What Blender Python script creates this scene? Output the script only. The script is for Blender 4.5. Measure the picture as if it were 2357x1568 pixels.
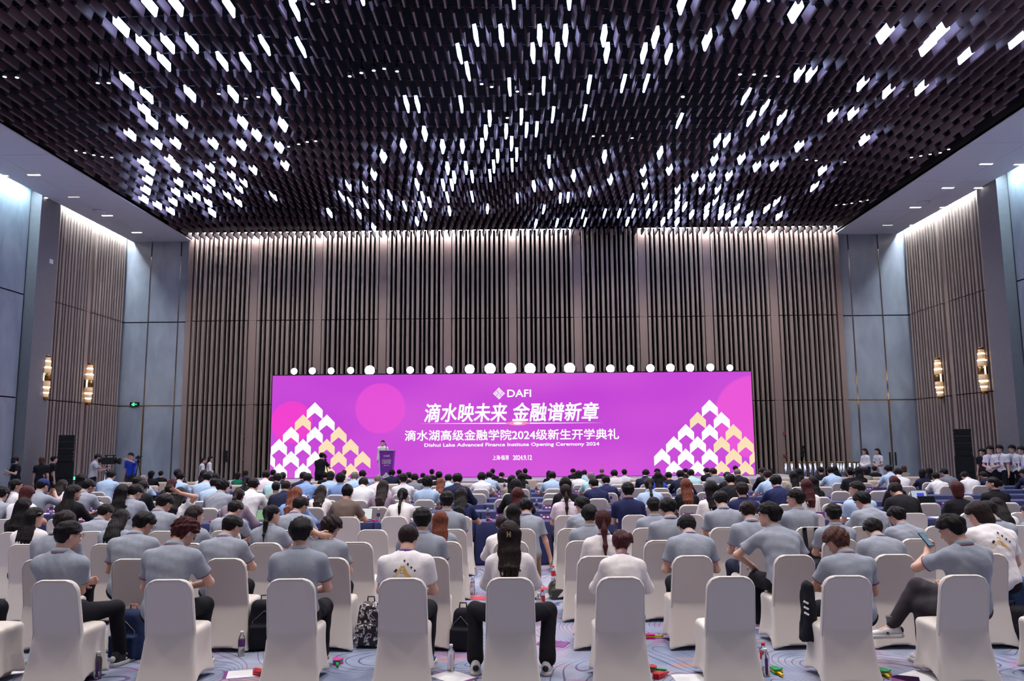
import bpy, math, random
import numpy as np
from mathutils import Vector, Matrix
random.seed(7); rng = np.random.default_rng(7)
sc = bpy.context.scene
for o in list(bpy.data.objects): bpy.data.objects.remove(o)
C = sc.collection

# ------------------------------------------------------------------ camera
F_PX, CX, CY = 1800.0, 1178.5, 784.0
CAM = np.array([0.0, 0.0, 2.15])
PITCH, YAW, ROLL = math.atan(234/1800.0), math.atan(21.5/1800.0), math.atan(0.0078)
_f0 = np.array([-math.sin(YAW)*math.cos(PITCH), math.cos(YAW)*math.cos(PITCH), math.sin(PITCH)])
_r0 = np.array([math.cos(YAW), math.sin(YAW), 0.0])
_u0 = np.cross(_r0, _f0)
RGT = _r0*math.cos(ROLL) - _u0*math.sin(ROLL)
UPV = _u0*math.cos(ROLL) + _r0*math.sin(ROLL)
FWD = _f0
cam_d = bpy.data.cameras.new('camera'); cam = bpy.data.objects.new('camera', cam_d); C.objects.link(cam)
cam_d.sensor_width = 36.0; cam_d.lens = F_PX/2357.0*36.0; cam_d.clip_start = 0.05; cam_d.clip_end = 200
m = Matrix.Identity(4)
for i in range(3):
    m[i][0], m[i][1], m[i][2], m[i][3] = RGT[i], UPV[i], -FWD[i], CAM[i]
cam.matrix_world = m
sc.camera = cam

def ray(px, py):
    return FWD*F_PX + RGT*(px-CX) + UPV*(CY-py)
def at_y(px, py, y):                                  # point of the view ray on the plane Y = y
    d = ray(px, py); return CAM + d*((y-CAM[1])/d[1])
def at_z(px, py, z):                                  # point of the view ray on the plane Z = z
    d = ray(px, py); return CAM + d*((z-CAM[2])/d[2])
def at_x(px, py, x):
    d = ray(px, py); return CAM + d*((x-CAM[0])/d[0])
def project(P):
    v = np.asarray(P, float) - CAM
    w = v@FWD
    return CX + F_PX*(v@RGT)/w, CY - F_PX*(v@UPV)/w

# ------------------------------------------------------------------ world, light, exposure
world = bpy.data.worlds.new('hall_air'); sc.world = world; world.use_nodes = True
world.node_tree.nodes['Background'].inputs[0].default_value = (0.30, 0.28, 0.36, 1)
world.node_tree.nodes['Background'].inputs[1].default_value = 0.25
sc.view_settings.view_transform = 'Standard'
try: sc.view_settings.look = 'None'
except Exception: pass
sc.view_settings.exposure = 0.02; sc.view_settings.gamma = 1.0
sc.view_settings.use_curve_mapping = False
sc.cycles.use_denoising = True
sc.cycles.max_bounces = 4; sc.cycles.diffuse_bounces = 2; sc.cycles.glossy_bounces = 2
sc.cycles.use_adaptive_sampling = True; sc.cycles.adaptive_threshold = 0.12; sc.cycles.adaptive_min_samples = 20
sc.cycles.caustics_reflective = False; sc.cycles.caustics_refractive = False
sc.cycles.transparent_max_bounces = 6; sc.cycles.transmission_bounces = 3
sc.cycles.sample_clamp_indirect = 4.0

X0, X1, YB, ZC = -19.4, 18.7, 37.0, 11.95             # hall: side walls, stage wall, soffit height
YR = -14.0                                            # rear wall behind the camera
FX0, FX1 = -15.9, 15.1                                # extent of the baffle ceiling
HOUSE_W = 1000.0

def spot(name, loc, power, col, angle=120, blend=0.6, radius=0.25, aim=None):
    l = bpy.data.lights.new(name, 'SPOT'); l.energy = power; l.color = col
    l.spot_size = math.radians(angle); l.spot_blend = blend; l.shadow_soft_size = radius
    o = bpy.data.objects.new(name, l); C.objects.link(o); o.location = loc
    d = Vector(aim)-Vector(loc) if aim is not None else Vector((0, 0, -1))
    o.rotation_euler = d.to_track_quat('-Z', 'Y').to_euler()
    return o
# house downlights of the ceiling: a grid over the whole hall, also behind the camera
for ix, x in enumerate((-12.5, -7.5, -2.5, 2.5, 7.5, 12.0)):
    for iy, (y, k) in enumerate(((-6.0, .12), (1.0, .32), (6.5, 1.1), (11.5, 1.15), (16.0, 1.15), (20.5, 1.05), (25.0, .95))):
        spot('house_downlight', (x, y, 11.7), HOUSE_W*k, (1.0, 0.93, 0.90), 105, 0.7, 0.30)
# added fill spots without fixtures that brighten stage wall, stage and side walls
for x in (-13.5, -9.0, -4.5, 0.0, 4.5, 9.0, 13.0):
    spot('added_wall_fill', (x, 30.0, 11.75), 1050.0, (1.0, 0.93, 0.87), 75, 0.9, 0.3, aim=(x, 37.0, 4.2))
for x in (-7.5, -3.0, 3.0, 7.5):  # added fill for the dark podium and stage
    spot('added_stage_fill', (x, 24.0, 11.7), 900.0, (1.0, 0.95, 0.9), 40, 0.8, 0.2, aim=(x, 33.0, 1.0))
for x, xa in ((-11.5, -19.2), (11.0, 18.5)):  # added fill for the side walls and their bounce
    spot('added_wall_fill', (x, 30.5, 11.75), 550.0, (1.0, 0.94, 0.92), 80, 0.9, 0.3, aim=(xa, 33.8, 4.0))

# ------------------------------------------------------------------ materials
MATS = {}
def srgb(r, g, b):
    def f(c):
        c /= 255.0
        return c/12.92 if c <= 0.04045 else ((c+0.055)/1.055)**2.4
    return (f(r), f(g), f(b))
def mat(name, col, rough=0.6, metal=0.0, noise=0.0, nscale=8.0, bump=0.0, bscale=40.0, emit=None, estr=0.0, spec=0.5,
        trans=0.0, sheen=0.0, stretch=None):
    if name in MATS: return MATS[name]
    m = bpy.data.materials.new(name); m.use_nodes = True
    nt = m.node_tree; b = nt.nodes['Principled BSDF']
    b.inputs['Base Color'].default_value = (*col, 1); b.inputs['Roughness'].default_value = rough
    b.inputs['Metallic'].default_value = metal; b.inputs['Specular IOR Level'].default_value = spec
    if trans: b.inputs['Transmission Weight'].default_value = trans
    if sheen: b.inputs['Sheen Weight'].default_value = sheen
    if noise or bump:
        tc = nt.nodes.new('ShaderNodeTexCoord'); mp = nt.nodes.new('ShaderNodeMapping')
        nt.links.new(tc.outputs['Object'], mp.inputs[0])
        if stretch: mp.inputs['Scale'].default_value = stretch
    if noise:
        n = nt.nodes.new('ShaderNodeTexNoise'); n.inputs['Scale'].default_value = nscale; n.inputs['Detail'].default_value = 4
        nt.links.new(mp.outputs[0], n.inputs[0])
        cr = nt.nodes.new('ShaderNodeValToRGB')
        cr.color_ramp.elements[0].position = 0.3; cr.color_ramp.elements[1].position = 0.7
        cr.color_ramp.elements[0].color = tuple(c*(1-noise) for c in col)+(1,)
        cr.color_ramp.elements[1].color = tuple(min(1, c*(1+noise)) for c in col)+(1,)
        nt.links.new(n.outputs[0], cr.inputs[0]); nt.links.new(cr.outputs[0], b.inputs['Base Color'])
    if bump:
        n2 = nt.nodes.new('ShaderNodeTexNoise'); n2.inputs['Scale'].default_value = bscale; n2.inputs['Detail'].default_value = 3
        nt.links.new(mp.outputs[0], n2.inputs[0])
        bp = nt.nodes.new('ShaderNodeBump'); bp.inputs['Strength'].default_value = bump; bp.inputs['Distance'].default_value = 0.02
        nt.links.new(n2.outputs[0], bp.inputs['Height']); nt.links.new(bp.outputs[0], b.inputs['Normal'])
    if emit is not None:
        b.inputs['Emission Color'].default_value = (*emit, 1); b.inputs['Emission Strength'].default_value = estr
    MATS[name] = m
    return m
def emis(name, col, strength):
    if name in MATS: return MATS[name]
    m = bpy.data.materials.new(name); m.use_nodes = True; nt = m.node_tree; nt.nodes.clear()
    o = nt.nodes.new('ShaderNodeOutputMaterial'); e = nt.nodes.new('ShaderNodeEmission')
    e.inputs[0].default_value = (*col, 1); e.inputs[1].default_value = strength
    nt.links.new(e.outputs[0], o.inputs[0]); MATS[name] = m
    return m

# ------------------------------------------------------------------ mesh helpers
def mesh_np(name, V, Q=None, T=None, smooth=False):
    me = bpy.data.meshes.new(name)
    V = np.asarray(V, np.float32).reshape(-1, 3)
    Q = np.zeros((0, 4), np.int32) if Q is None else np.asarray(Q, np.int32).reshape(-1, 4)
    T = np.zeros((0, 3), np.int32) if T is None else np.asarray(T, np.int32).reshape(-1, 3)
    me.vertices.add(len(V)); me.vertices.foreach_set('co', V.ravel())
    loops = np.concatenate([Q.ravel(), T.ravel()])
    me.loops.add(len(loops)); me.loops.foreach_set('vertex_index', loops)
    n = len(Q)+len(T); me.polygons.add(n)
    starts = np.concatenate([np.arange(len(Q))*4, len(Q)*4+np.arange(len(T))*3]).astype(np.int32)
    me.polygons.foreach_set('loop_start', starts)
    me.update(calc_edges=True)
    if smooth: me.polygons.foreach_set('use_smooth', np.ones(n, bool))
    me.validate()
    return me
class MB:
    """collects boxes, prisms, tubes and lathes into one mesh"""
    def __init__(s): s.v = []; s.f = []; s.sm = []
    def add(s, vs, fs, smooth=False):
        k = len(s.v); s.v += [tuple(map(float, p)) for p in vs]; s.f += [tuple(i+k for i in f) for f in fs]; s.sm += [smooth]*len(fs); return s
    def box(s, c, d, R=None, taper=None):
        x, y, z = d[0]/2, d[1]/2, d[2]/2
        P = np.array([(-x,-y,-z),(x,-y,-z),(x,y,-z),(-x,y,-z),(-x,-y,z),(x,-y,z),(x,y,z),(-x,y,z)], float)
        if taper: P[:4, 0] *= taper[0]; P[:4, 1] *= taper[1]
        if R is not None: P = P@np.asarray(R).T
        return s.add(P+np.asarray(c), [(0,3,2,1),(4,5,6,7),(0,1,5,4),(1,2,6,5),(2,3,7,6),(3,0,4,7)])
    def bb(s, a, b):
        a, b = np.minimum(a, b), np.maximum(a, b); return s.box((a+b)/2, b-a)
    def tube(s, pts, r, n=8, cap=True):
        pts = [np.asarray(p, float) for p in pts]; rs = r if hasattr(r, '__len__') else [r]*len(pts)
        vs = []; fs = []
        for i, p in enumerate(pts):
            t = pts[min(i+1, len(pts)-1)]-pts[max(i-1, 0)]; t = t/(np.linalg.norm(t)+1e-9)
            a = np.cross(t, (0, 0, 1)); a = np.array((1., 0, 0)) if np.linalg.norm(a) < 1e-3 else a/np.linalg.norm(a)
            b = np.cross(t, a)
            for k in range(n):
                w = 2*math.pi*k/n; vs.append(p+rs[i]*(a*math.cos(w)+b*math.sin(w)))
        for i in range(len(pts)-1):
            for k in range(n): fs.append((i*n+k, i*n+(k+1) % n, (i+1)*n+(k+1) % n, (i+1)*n+k))
        if cap: fs += [tuple(range(n-1, -1, -1)), tuple(range((len(pts)-1)*n, len(pts)*n))]
        return s.add(vs, fs, True)
    def lathe(s, prof, n=16, c=(0, 0, 0)):
        vs = []; fs = []
        for r, z in prof:
            for k in range(n):
                w = 2*math.pi*k/n; vs.append((c[0]+r*math.cos(w), c[1]+r*math.sin(w), c[2]+z))
        for i in range(len(prof)-1):
            for k in range(n): fs.append((i*n+k, i*n+(k+1) % n, (i+1)*n+(k+1) % n, (i+1)*n+k))
        fs += [tuple(range(n-1, -1, -1)), tuple(range((len(prof)-1)*n, len(prof)*n))]
        return s.add(vs, fs, True)
    def prism(s, poly, y0, y1):                       # polygon in (x, z), extruded along y
        n = len(poly)
        vs = [(p[0], y0, p[1]) for p in poly]+[(p[0], y1, p[1]) for p in poly]
        fs = [tuple(range(n)), tuple(range(2*n-1, n-1, -1))]+[(i, i+n, (i+1) % n+n, (i+1) % n) for i in range(n)]
        return s.add(vs, fs)
    def mesh(s, name):
        me = bpy.data.meshes.new(name); me.from_pydata(s.v, [], s.f); me.update()
        me.polygons.foreach_set('use_smooth', np.array(s.sm, bool))
        return me
def obj(name, me, m=None, parent=None, loc=None, rot=None, scale=None):
    if isinstance(me, MB): me = me.mesh(name)
    o = bpy.data.objects.new(name, me); C.objects.link(o)
    if m is not None:
        if me is not None and len(me.materials) == 0: me.materials.append(m)
        if me is not None and me.materials[0] != m:
            o.material_slots[0].link = 'OBJECT'; o.material_slots[0].material = m
    if parent is not None: o.parent = parent
    if loc is not None: o.location = tuple(map(float, loc))
    if rot is not None: o.rotation_euler = rot
    if scale is not None: o.scale = scale
    return o
def tag(o, label, cat, group=None, kind=None):
    o['label'] = label
    if cat: o['category'] = cat
    if group: o['group'] = group
    if kind: o['kind'] = kind
    return o
def thing(name, label, cat, loc=(0, 0, 0), rz=0.0, group=None):
    o = bpy.data.objects.new(name, None); C.objects.link(o); o.empty_display_size = 0.1
    o.location = tuple(map(float, loc)); o.rotation_euler = (0, 0, rz)
    return tag(o, label, cat, group)
def struct(name, me, m, label, parent=None):
    o = obj(name, me, m, parent)
    if parent is None: o['kind'] = 'structure'; o['label'] = label
    return o
_o1 = ['', 'first', 'second', 'third', 'fourth', 'fifth', 'sixth', 'seventh', 'eighth', 'ninth', 'tenth', 'eleventh', 'twelfth', 'thirteenth',
       'fourteenth', 'fifteenth', 'sixteenth', 'seventeenth', 'eighteenth', 'nineteenth']
ORD = _o1[:]
for _a, _b in (('twent', 'twenty'), ('thirt', 'thirty'), ('fort', 'forty'), ('fift', 'fifty'), ('sixt', 'sixty')):
    ORD += [_a+'ieth']+[_b+'-'+q for q in _o1[1:10]]

# ------------------------------------------------------------------ implicit surfaces -> smooth meshes (surface nets)
def sd_cone(P, a, b, ra, rb):
    a = np.asarray(a, np.float32); b = np.asarray(b, np.float32); ba = b-a
    pa = P-a; h = np.clip(pa@ba/(ba@ba+1e-9), 0, 1)
    d = pa-h[:, None]*ba
    return np.sqrt((d*d).sum(1))-(ra+(rb-ra)*h)
def sd_ell(P, c, r, R=None):
    q = P-np.asarray(c, np.float32)
    if R is not None: q = q@np.asarray(R, np.float32)
    r = np.asarray(r, np.float32); a = q/r; b = a/r
    k0 = np.sqrt((a*a).sum(1)); k1 = np.sqrt((b*b).sum(1))+1e-6
    return k0*(k0-1)/k1
def smin(a, b, k):
    if k <= 0: return np.minimum(a, b)
    h = np.clip(k-np.abs(a-b), 0, None)/k
    return np.minimum(a, b)-h*h*k*0.25
def smax(a, b, k): return -smin(-a, -b, k)
def prims_sdf(prims, off=0.0):
    def f(P):
        d = None
        for p in prims:
            k = p[-1]
            e = sd_cone(P, *p[1:5]) if p[0] == 'c' else sd_ell(P, *p[1:4])
            d = e if d is None else smin(d, e, k)
        return d-off
    return f
def prims_bounds(prims, pad):
    lo = np.full(3, 9.0); hi = np.full(3, -9.0)
    for p in prims:
        if p[0] == 'c':
            for q, r in ((p[1], p[3]), (p[2], p[4])):
                lo = np.minimum(lo, np.asarray(q)-r); hi = np.maximum(hi, np.asarray(q)+r)
        else:
            r = max(p[2]); lo = np.minimum(lo, np.asarray(p[1])-r); hi = np.maximum(hi, np.asarray(p[1])+r)
    return lo-pad, hi+pad
_EDGES = [((0,0,0),(1,0,0)),((0,1,0),(1,1,0)),((0,0,1),(1,0,1)),((0,1,1),(1,1,1)),
          ((0,0,0),(0,1,0)),((1,0,0),(1,1,0)),((0,0,1),(0,1,1)),((1,0,1),(1,1,1)),
          ((0,0,0),(0,0,1)),((1,0,0),(1,0,1)),((0,1,0),(0,1,1)),((1,1,0),(1,1,1))]
def nets(name, f, lo, hi, cell, B=5):
    lo = np.asarray(lo, np.float32); hi = np.asarray(hi, np.float32)
    nb = np.ceil((hi-lo)/(cell*B)).astype(int); n = nb*B+1
    cc = np.stack(np.meshgrid(*[np.arange(k) for k in nb], indexing='ij'), -1).reshape(-1, 3)
    ctr = lo+(cc+0.5)*cell*B
    dc = f(ctr.astype(np.float32))
    act = np.abs(dc) < cell*B*1.15+0.02
    D = np.where(dc < 0, -1.0, 1.0).astype(np.float32).reshape(nb)
    D = np.repeat(np.repeat(np.repeat(D, B, 0), B, 1), B, 2)
    D = np.pad(D, ((0, 1), (0, 1), (0, 1)), mode='edge')
    a = cc[act]
    loc = np.stack(np.meshgrid(*[np.arange(B+1)]*3, indexing='ij'), -1).reshape(-1, 3)
    idx = (a[:, None, :]*B+loc[None]).reshape(-1, 3)
    flat = np.unique((idx[:, 0]*n[1]+idx[:, 1])*n[2]+idx[:, 2])
    ijk = np.stack([flat//(n[1]*n[2]), (flat//n[2]) % n[1], flat % n[2]], 1)
    D.reshape(-1)[flat] = f((lo+ijk*cell).astype(np.float32))
    S = D < 0
    s8 = np.zeros(tuple(n-1), np.int8)
    for i in (0, 1):
        for j in (0, 1):
            for k in (0, 1): s8 += S[i:n[0]-1+i, j:n[1]-1+j, k:n[2]-1+k]
    ac = np.argwhere((s8 > 0) & (s8 < 8))
    vid = np.full(tuple(n-1), -1, np.int32); vid[tuple(ac.T)] = np.arange(len(ac))
    acc = np.zeros((len(ac), 3)); cnt = np.zeros(len(ac))
    for p, q in _EDGES:
        p = np.array(p); q = np.array(q)
        d0 = D[tuple((ac+p).T)]; d1 = D[tuple((ac+q).T)]
        cr = (d0 < 0) != (d1 < 0)
        t = np.where(cr, d0/(d0-d1+1e-12), 0)
        pos = p+(q-p)*t[:, None]
        acc[cr] += pos[cr]; cnt[cr] += 1
    V = lo+(ac+acc/np.maximum(cnt, 1)[:, None])*cell
    quads = []
    for ax in range(3):
        u, v = (ax+1) % 3, (ax+2) % 3
        sl0 = [slice(None)]*3; sl1 = [slice(None)]*3
        sl0[ax] = slice(0, n[ax]-1); sl1[ax] = slice(1, n[ax])
        A = S[tuple(sl0)]; Bq = S[tuple(sl1)]
        e = np.argwhere(A != Bq)
        if len(e) == 0: continue
        ok = (e[:, u] > 0) & (e[:, v] > 0) & (e[:, u] < n[u]-1) & (e[:, v] < n[v]-1)
        e = e[ok]; inside = A[tuple(e.T)]
        du = np.zeros(3, int); du[u] = 1; dv = np.zeros(3, int); dv[v] = 1
        q = np.stack([vid[tuple((e-du-dv).T)], vid[tuple((e-dv).T)], vid[tuple(e.T)], vid[tuple((e-du).T)]], 1)
        q[~inside] = q[~inside][:, ::-1]
        quads.append(q)
    Q = np.concatenate(quads); Q = Q[(Q >= 0).all(1)]
    return mesh_np(name, V, Q, smooth=True)
# ================================================================== the hall
def carpet_mat():
    m = bpy.data.materials.new('carpet'); m.use_nodes = True; nt = m.node_tree; N = nt.nodes; L = nt.links
    b = N['Principled BSDF']; b.inputs['Roughness'].default_value = 0.95; b.inputs['Specular IOR Level'].default_value = 0.1
    tc = N.new('ShaderNodeTexCoord')
    def noise(scale, detail=3, vec=None, dist=0.0):
        n = N.new('ShaderNodeTexNoise'); n.inputs['Scale'].default_value = scale; n.inputs['Detail'].default_value = detail
        n.inputs['Distortion'].default_value = dist; L.new(vec or tc.outputs['Object'], n.inputs[0]); return n
    def ramp(src, stops):
        r = N.new('ShaderNodeValToRGB'); e = r.color_ramp.elements
        while len(e) < len(stops): e.new(0.5)
        for k, (p, c) in enumerate(stops): e[k].position = p; e[k].color = (*c, 1)
        L.new(src, r.inputs[0]); return r
    def mix(fac, a, bb):
        x = N.new('ShaderNodeMix'); x.data_type = 'RGBA'; L.new(fac, x.inputs[0]); L.new(a, x.inputs[6]); L.new(bb, x.inputs[7]); return x.outputs[2]
    base = ramp(noise(0.9, 4, None, 1.2).outputs[0], [(0.3, srgb(122, 134, 162)), (0.5, srgb(150, 160, 184)), (0.66, srgb(168, 160, 178)), (0.8, srgb(184, 186, 200))])
    # brush-like rust and plum patches
    mp = N.new('ShaderNodeMapping'); mp.inputs['Scale'].default_value = (0.45, 1.5, 1); mp.inputs['Rotation'].default_value = (0, 0, 0.5)
    L.new(tc.outputs['Object'], mp.inputs[0])
    rust = ramp(noise(1.2, 6, mp.outputs[0], 1.5).outputs[0], [(0.60, (0, 0, 0)), (0.66, (0.8,)*3)])
    rc = N.new('ShaderNodeRGB'); rc.outputs[0].default_value = (*srgb(182, 136, 120), 1)
    col = mix(rust.outputs[0], base.outputs[0], rc.outputs[0])
    plum = ramp(noise(1.6, 8, None, 0.5).outputs[0], [(0.58, (0, 0, 0)), (0.63, (0.6,)*3)])
    pc = N.new('ShaderNodeRGB'); pc.outputs[0].default_value = (*srgb(158, 118, 158), 1)
    col = mix(plum.outputs[0], col, pc.outputs[0])
    # swirling contour lines
    cn = noise(0.62, 0.6, None, 0.9)                     # contour lines of a slow noise field
    mu = N.new('ShaderNodeMath'); mu.operation = 'MULTIPLY'; mu.inputs[1].default_value = 36.0; L.new(cn.outputs[0], mu.inputs[0])
    fr = N.new('ShaderNodeMath'); fr.operation = 'FRACT'; L.new(mu.outputs[0], fr.inputs[0])
    lines = ramp(fr.outputs[0], [(0.0, (.85,)*3), (0.09, (.85,)*3), (0.15, (0,)*3), (1.0, (0,)*3)])
    lc = ramp(noise(0.8).outputs[0], [(0.4, srgb(70, 76, 128)), (0.6, srgb(112, 76, 118))])
    col = mix(lines.outputs[0], col, lc.outputs[0])
    L.new(col, b.inputs['Base Color'])
    bp = N.new('ShaderNodeBump'); bp.inputs['Strength'].default_value = 0.5; bp.inputs['Distance'].default_value = 0.01
    L.new(noise(150.0, 2).outputs[0], bp.inputs['Height']); L.new(bp.outputs[0], b.inputs['Normal'])
    MATS['carpet'] = m; return m
def stone_mat(name, base, hi):
    m = bpy.data.materials.new(name); m.use_nodes = True; nt = m.node_tree; N = nt.nodes; L = nt.links
    b = N['Principled BSDF']; b.inputs['Roughness'].default_value = 0.22
    tc = N.new('ShaderNodeTexCoord'); mp = N.new('ShaderNodeMapping'); mp.inputs['Rotation'].default_value = (0.3, 0.5, 0.7)
    mp.inputs['Scale'].default_value = (1.0, 1.0, 0.45); L.new(tc.outputs['Object'], mp.inputs[0])
    n = N.new('ShaderNodeTexNoise'); n.inputs['Scale'].default_value = 1.3; n.inputs['Detail'].default_value = 9; n.inputs['Distortion'].default_value = 0.5
    L.new(mp.outputs[0], n.inputs[0])
    r = N.new('ShaderNodeValToRGB'); e = r.color_ramp.elements; e.new(0.5)
    e[0].position = 0.3; e[0].color = (*base, 1); e[1].position = 0.52; e[1].color = (*[(a+c)/2 for a, c in zip(base, hi)], 1); e[2].position = 0.72; e[2].color = (*hi, 1)
    L.new(n.outputs[0], r.inputs[0]); L.new(r.outputs[0], b.inputs['Base Color']); MATS[name] = m; return m

carpet = carpet_mat()
stone = stone_mat('stone', srgb(142, 147, 160), srgb(168, 173, 184))
dark = mat('backing_dark', srgb(14, 10, 18), 0.9, spec=.1)
slatm = mat('slat_veneer', srgb(152, 135, 127), 0.45, noise=0.10, nscale=2.0, bump=0.05, bscale=20, stretch=(1, 1, 0.1))
pilm = mat('pilaster_laminate', srgb(150, 128, 122), 0.5)
greym = mat('column_grey', srgb(120, 116, 122), 0.55, noise=0.05)
white_p = mat('soffit_paint', srgb(226, 228, 238), 0.6)
blackm = mat('black_paint', srgb(10, 9, 14), 0.8); slabm = mat('slab_black', srgb(4, 4, 8), 0.95, spec=.1)
chrome = mat('polished_metal', srgb(190, 186, 186), 0.15, 1.0)
brass = mat('brushed_brass', srgb(178, 148, 104), 0.3, 1.0)
plasterm = mat('rear_wall_plaster', srgb(150, 140, 140), 0.8)

struct('floor', MB().bb((X0-.5, YR-.5, -0.2), (X1+.5, YB+.5, 0.0)), carpet, 'patterned blue and lavender hall carpet with swirling lines')
wall_back = struct('wall_back', MB().bb((X0-.5, YB, 0), (X1+.5, YB+.3, 15)), dark, 'stage wall of vertical wooden slats between stone panels')
wall_left = struct('wall_left', MB().bb((X0-.3, YR, 0), (X0, YB, 15)), dark, 'left side wall with wooden slats, grey column and stone')
wall_right = struct('wall_right', MB().bb((X1, YR, 0), (X1+.3, YB, 15)), dark, 'right side wall with wooden slats, grey column and stone')
struct('wall_rear', MB().bb((X0-.3, YR-.3, 0), (X1+.3, YR, 15)), plasterm, 'plain rear wall of the hall')
ceiling = struct('ceiling', MB().bb((X0-.3, YR, 14.3), (X1+.3, YB+.3, 14.6)), slabm, 'dark ceiling hung with hundreds of wooden baffles')

# --- slats: three segments with dark joints at 4 m and 8 m
SEG = [(0.02, 3.96), (4.0, 7.97), (8.01, 12.35)]
_sl = {}
def slat_mesh(w):
    w = round(w, 2)
    if w not in _sl:
        b = MB(); t = 0.20
        for z0, z1 in SEG:
            c = 0.018
            poly = [(-w/2, 0), (w/2, 0), (w/2, -t+c), (w/2-c, -t), (-w/2+c, -t), (-w/2, -t+c)]
            n = 6; vs = [(p[0], p[1], z0) for p in poly]+[(p[0], p[1], z1) for p in poly]
            b.add(vs, [tuple(range(n)), tuple(range(2*n-1, n-1, -1))]+[(i, i+n, (i+1) % n+n, (i+1) % n) for i in range(n)])
        _sl[w] = b.mesh('slat')
    return _sl[w]
PAT = [.13, .09, .15, .08, .13, .10, .14, .08, .11, .13, .09, .12]
def slat_bay(parent, origin, axis, length, rz, out):
    """slats along one bay; origin at its start, axis = direction, out = distance of the slat rear from the wall"""
    gap = (length-sum(PAT))/len(PAT); s = gap/2
    for k, w in enumerate(PAT):
        s0 = s+w/2; s += w+gap
        p = np.array(origin)+np.array(axis)*s0
        obj('slat', slat_mesh(w), slatm, parent, loc=(p[0], p[1], 0), rot=(0, 0, rz+random.uniform(-.03, .03)))
NB = 10; BW = (FX1-FX0)/NB
for k in range(NB):
    a = FX0+k*BW
    slat_bay(wall_back, (a+.17, YB-.18, 0), (1, 0, 0), BW-.34, 0, .18)
for k in range(NB+1):
    a = FX0+k*BW; w = .36 if 0 < k < NB else .24
    b = MB()
    for z0, z1 in SEG: b.bb((a-w/2, YB-.30, z0), (a+w/2, YB-.005, z1+.03))
    obj('pilaster', b, pilm, wall_back)
# --- stone flanks of the stage wall, panel by panel, with metal strips between
def stone_panels(parent, xs, y_face, depth, tiers=((0, 3.97), (4.0, 7.97), (8.0, ZC+.4)), axis='x'):
    for i in range(len(xs)-1):
        for z0, z1 in tiers:
            a, b_ = xs[i]+.03, xs[i+1]-.03
            if axis == 'x': mb = MB().bb((a, y_face, z0+.01), (b_, y_face+depth, z1-.01))
            else: mb = MB().bb((y_face, a, z0+.01), (y_face+depth, b_, z1-.01))
            obj('stone_panel', mb, stone, parent)
LX = [X0+.02, -17.9, -16.46, FX0-.15]; RX = [FX1+.15, 15.74, 17.16, X1-.02]
stone_panels(wall_back, LX, YB-.12, .1); stone_panels(wall_back, RX, YB-.12, .1)
for x, gold in ((-17.9, 1), (-16.46, 0), (15.74, 0), (17.16, 1)):
    obj('metal_strip', MB().bb((x-.028, YB-.135, 4.0), (x+.028, YB-.02, 11.2)), chrome, wall_back)
    obj('metal_strip', MB().bb((x-.035, YB-.14, 0.0), (x+.035, YB-.02, 3.95)), brass if gold else chrome, wall_back)
for a, b_ in ((X0, FX0-.1), (FX1+.1, X1)):
    obj('metal_strip', MB().bb((a, YB-.13, 3.965), (b_, YB-.02, 4.005)), brass, wall_back)
# pull handles of the right-hand stone doors
for dx in (-.13, .13):
    obj('door_handle', MB().bb((17.16+dx-.02, YB-.2, .95), (17.16+dx+.02, YB-.12, 1.55)), blackm, wall_back)
# --- side walls
for wl, xw, sg, ye in ((wall_left, X0, 1, 31.0), (wall_right, X1, -1, 30.4)):
    L2 = (YB-.15-ye)/2
    for k in range(2):
        y0 = ye+k*(L2)
        slat_bay(wl, (xw+sg*.16, y0+.12, 0), (0, 1, 0), L2-.24, math.pi/2*sg, .16)
    for y in (ye+L2,):
        b = MB()
        for z0, z1 in SEG: b.bb((xw, y-.14, z0), (xw+sg*.26, y+.14, z1+.03))
        obj('pilaster', b, pilm, wl)
    obj('column', MB().bb((xw, ye-1.3, 0), (xw+sg*.5, ye-.02, ZC+.4)), greym, wl)
    ys = [ye-1.35-3.2*k for k in range(13)][::-1]
    stone_panels(wl, ys, xw if sg > 0 else xw-.1, .1, axis='y')

# --- perimeter soffits in separate panels
for nm, xa, xb in (('ceiling_soffit_left', X0+.55, FX0), ('ceiling_soffit_right', FX1, X1-.55)):
    so = struct(nm, MB().bb((xa, YR, ZC+.04), (xb, YB, ZC+.12)).bb((xa if xa > 0 else xb-.06, YR, ZC+.05), (xa+.06 if xa > 0 else xb, YB, 14.3)),
                blackm, 'white painted %s perimeter soffit with slim downlights' % ('left' if xa < 0 else 'right'))
    xm = xa+(xb-xa)*(.62 if xa > 0 else .38)
    for u0, u1 in ((xa+.02, xm-.008), (xm+.008, xb-.02)):
        y = YB-.02; k = 0
        while y > YR+1:
            y1 = max(y-3.9, YR); obj('soffit_panel', MB().bb((u0, y1+.008, ZC), (u1, y-.008, ZC+.05)), white_p, so); y = y1
lampm = emis('slim_downlight_glow', (1.0, .97, .92), 9.0)
lampd = emis('slim_downlight_dim', (1.0, .95, .9), 0.9)
_dl = {'left': 0, 'right': 0}
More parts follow.
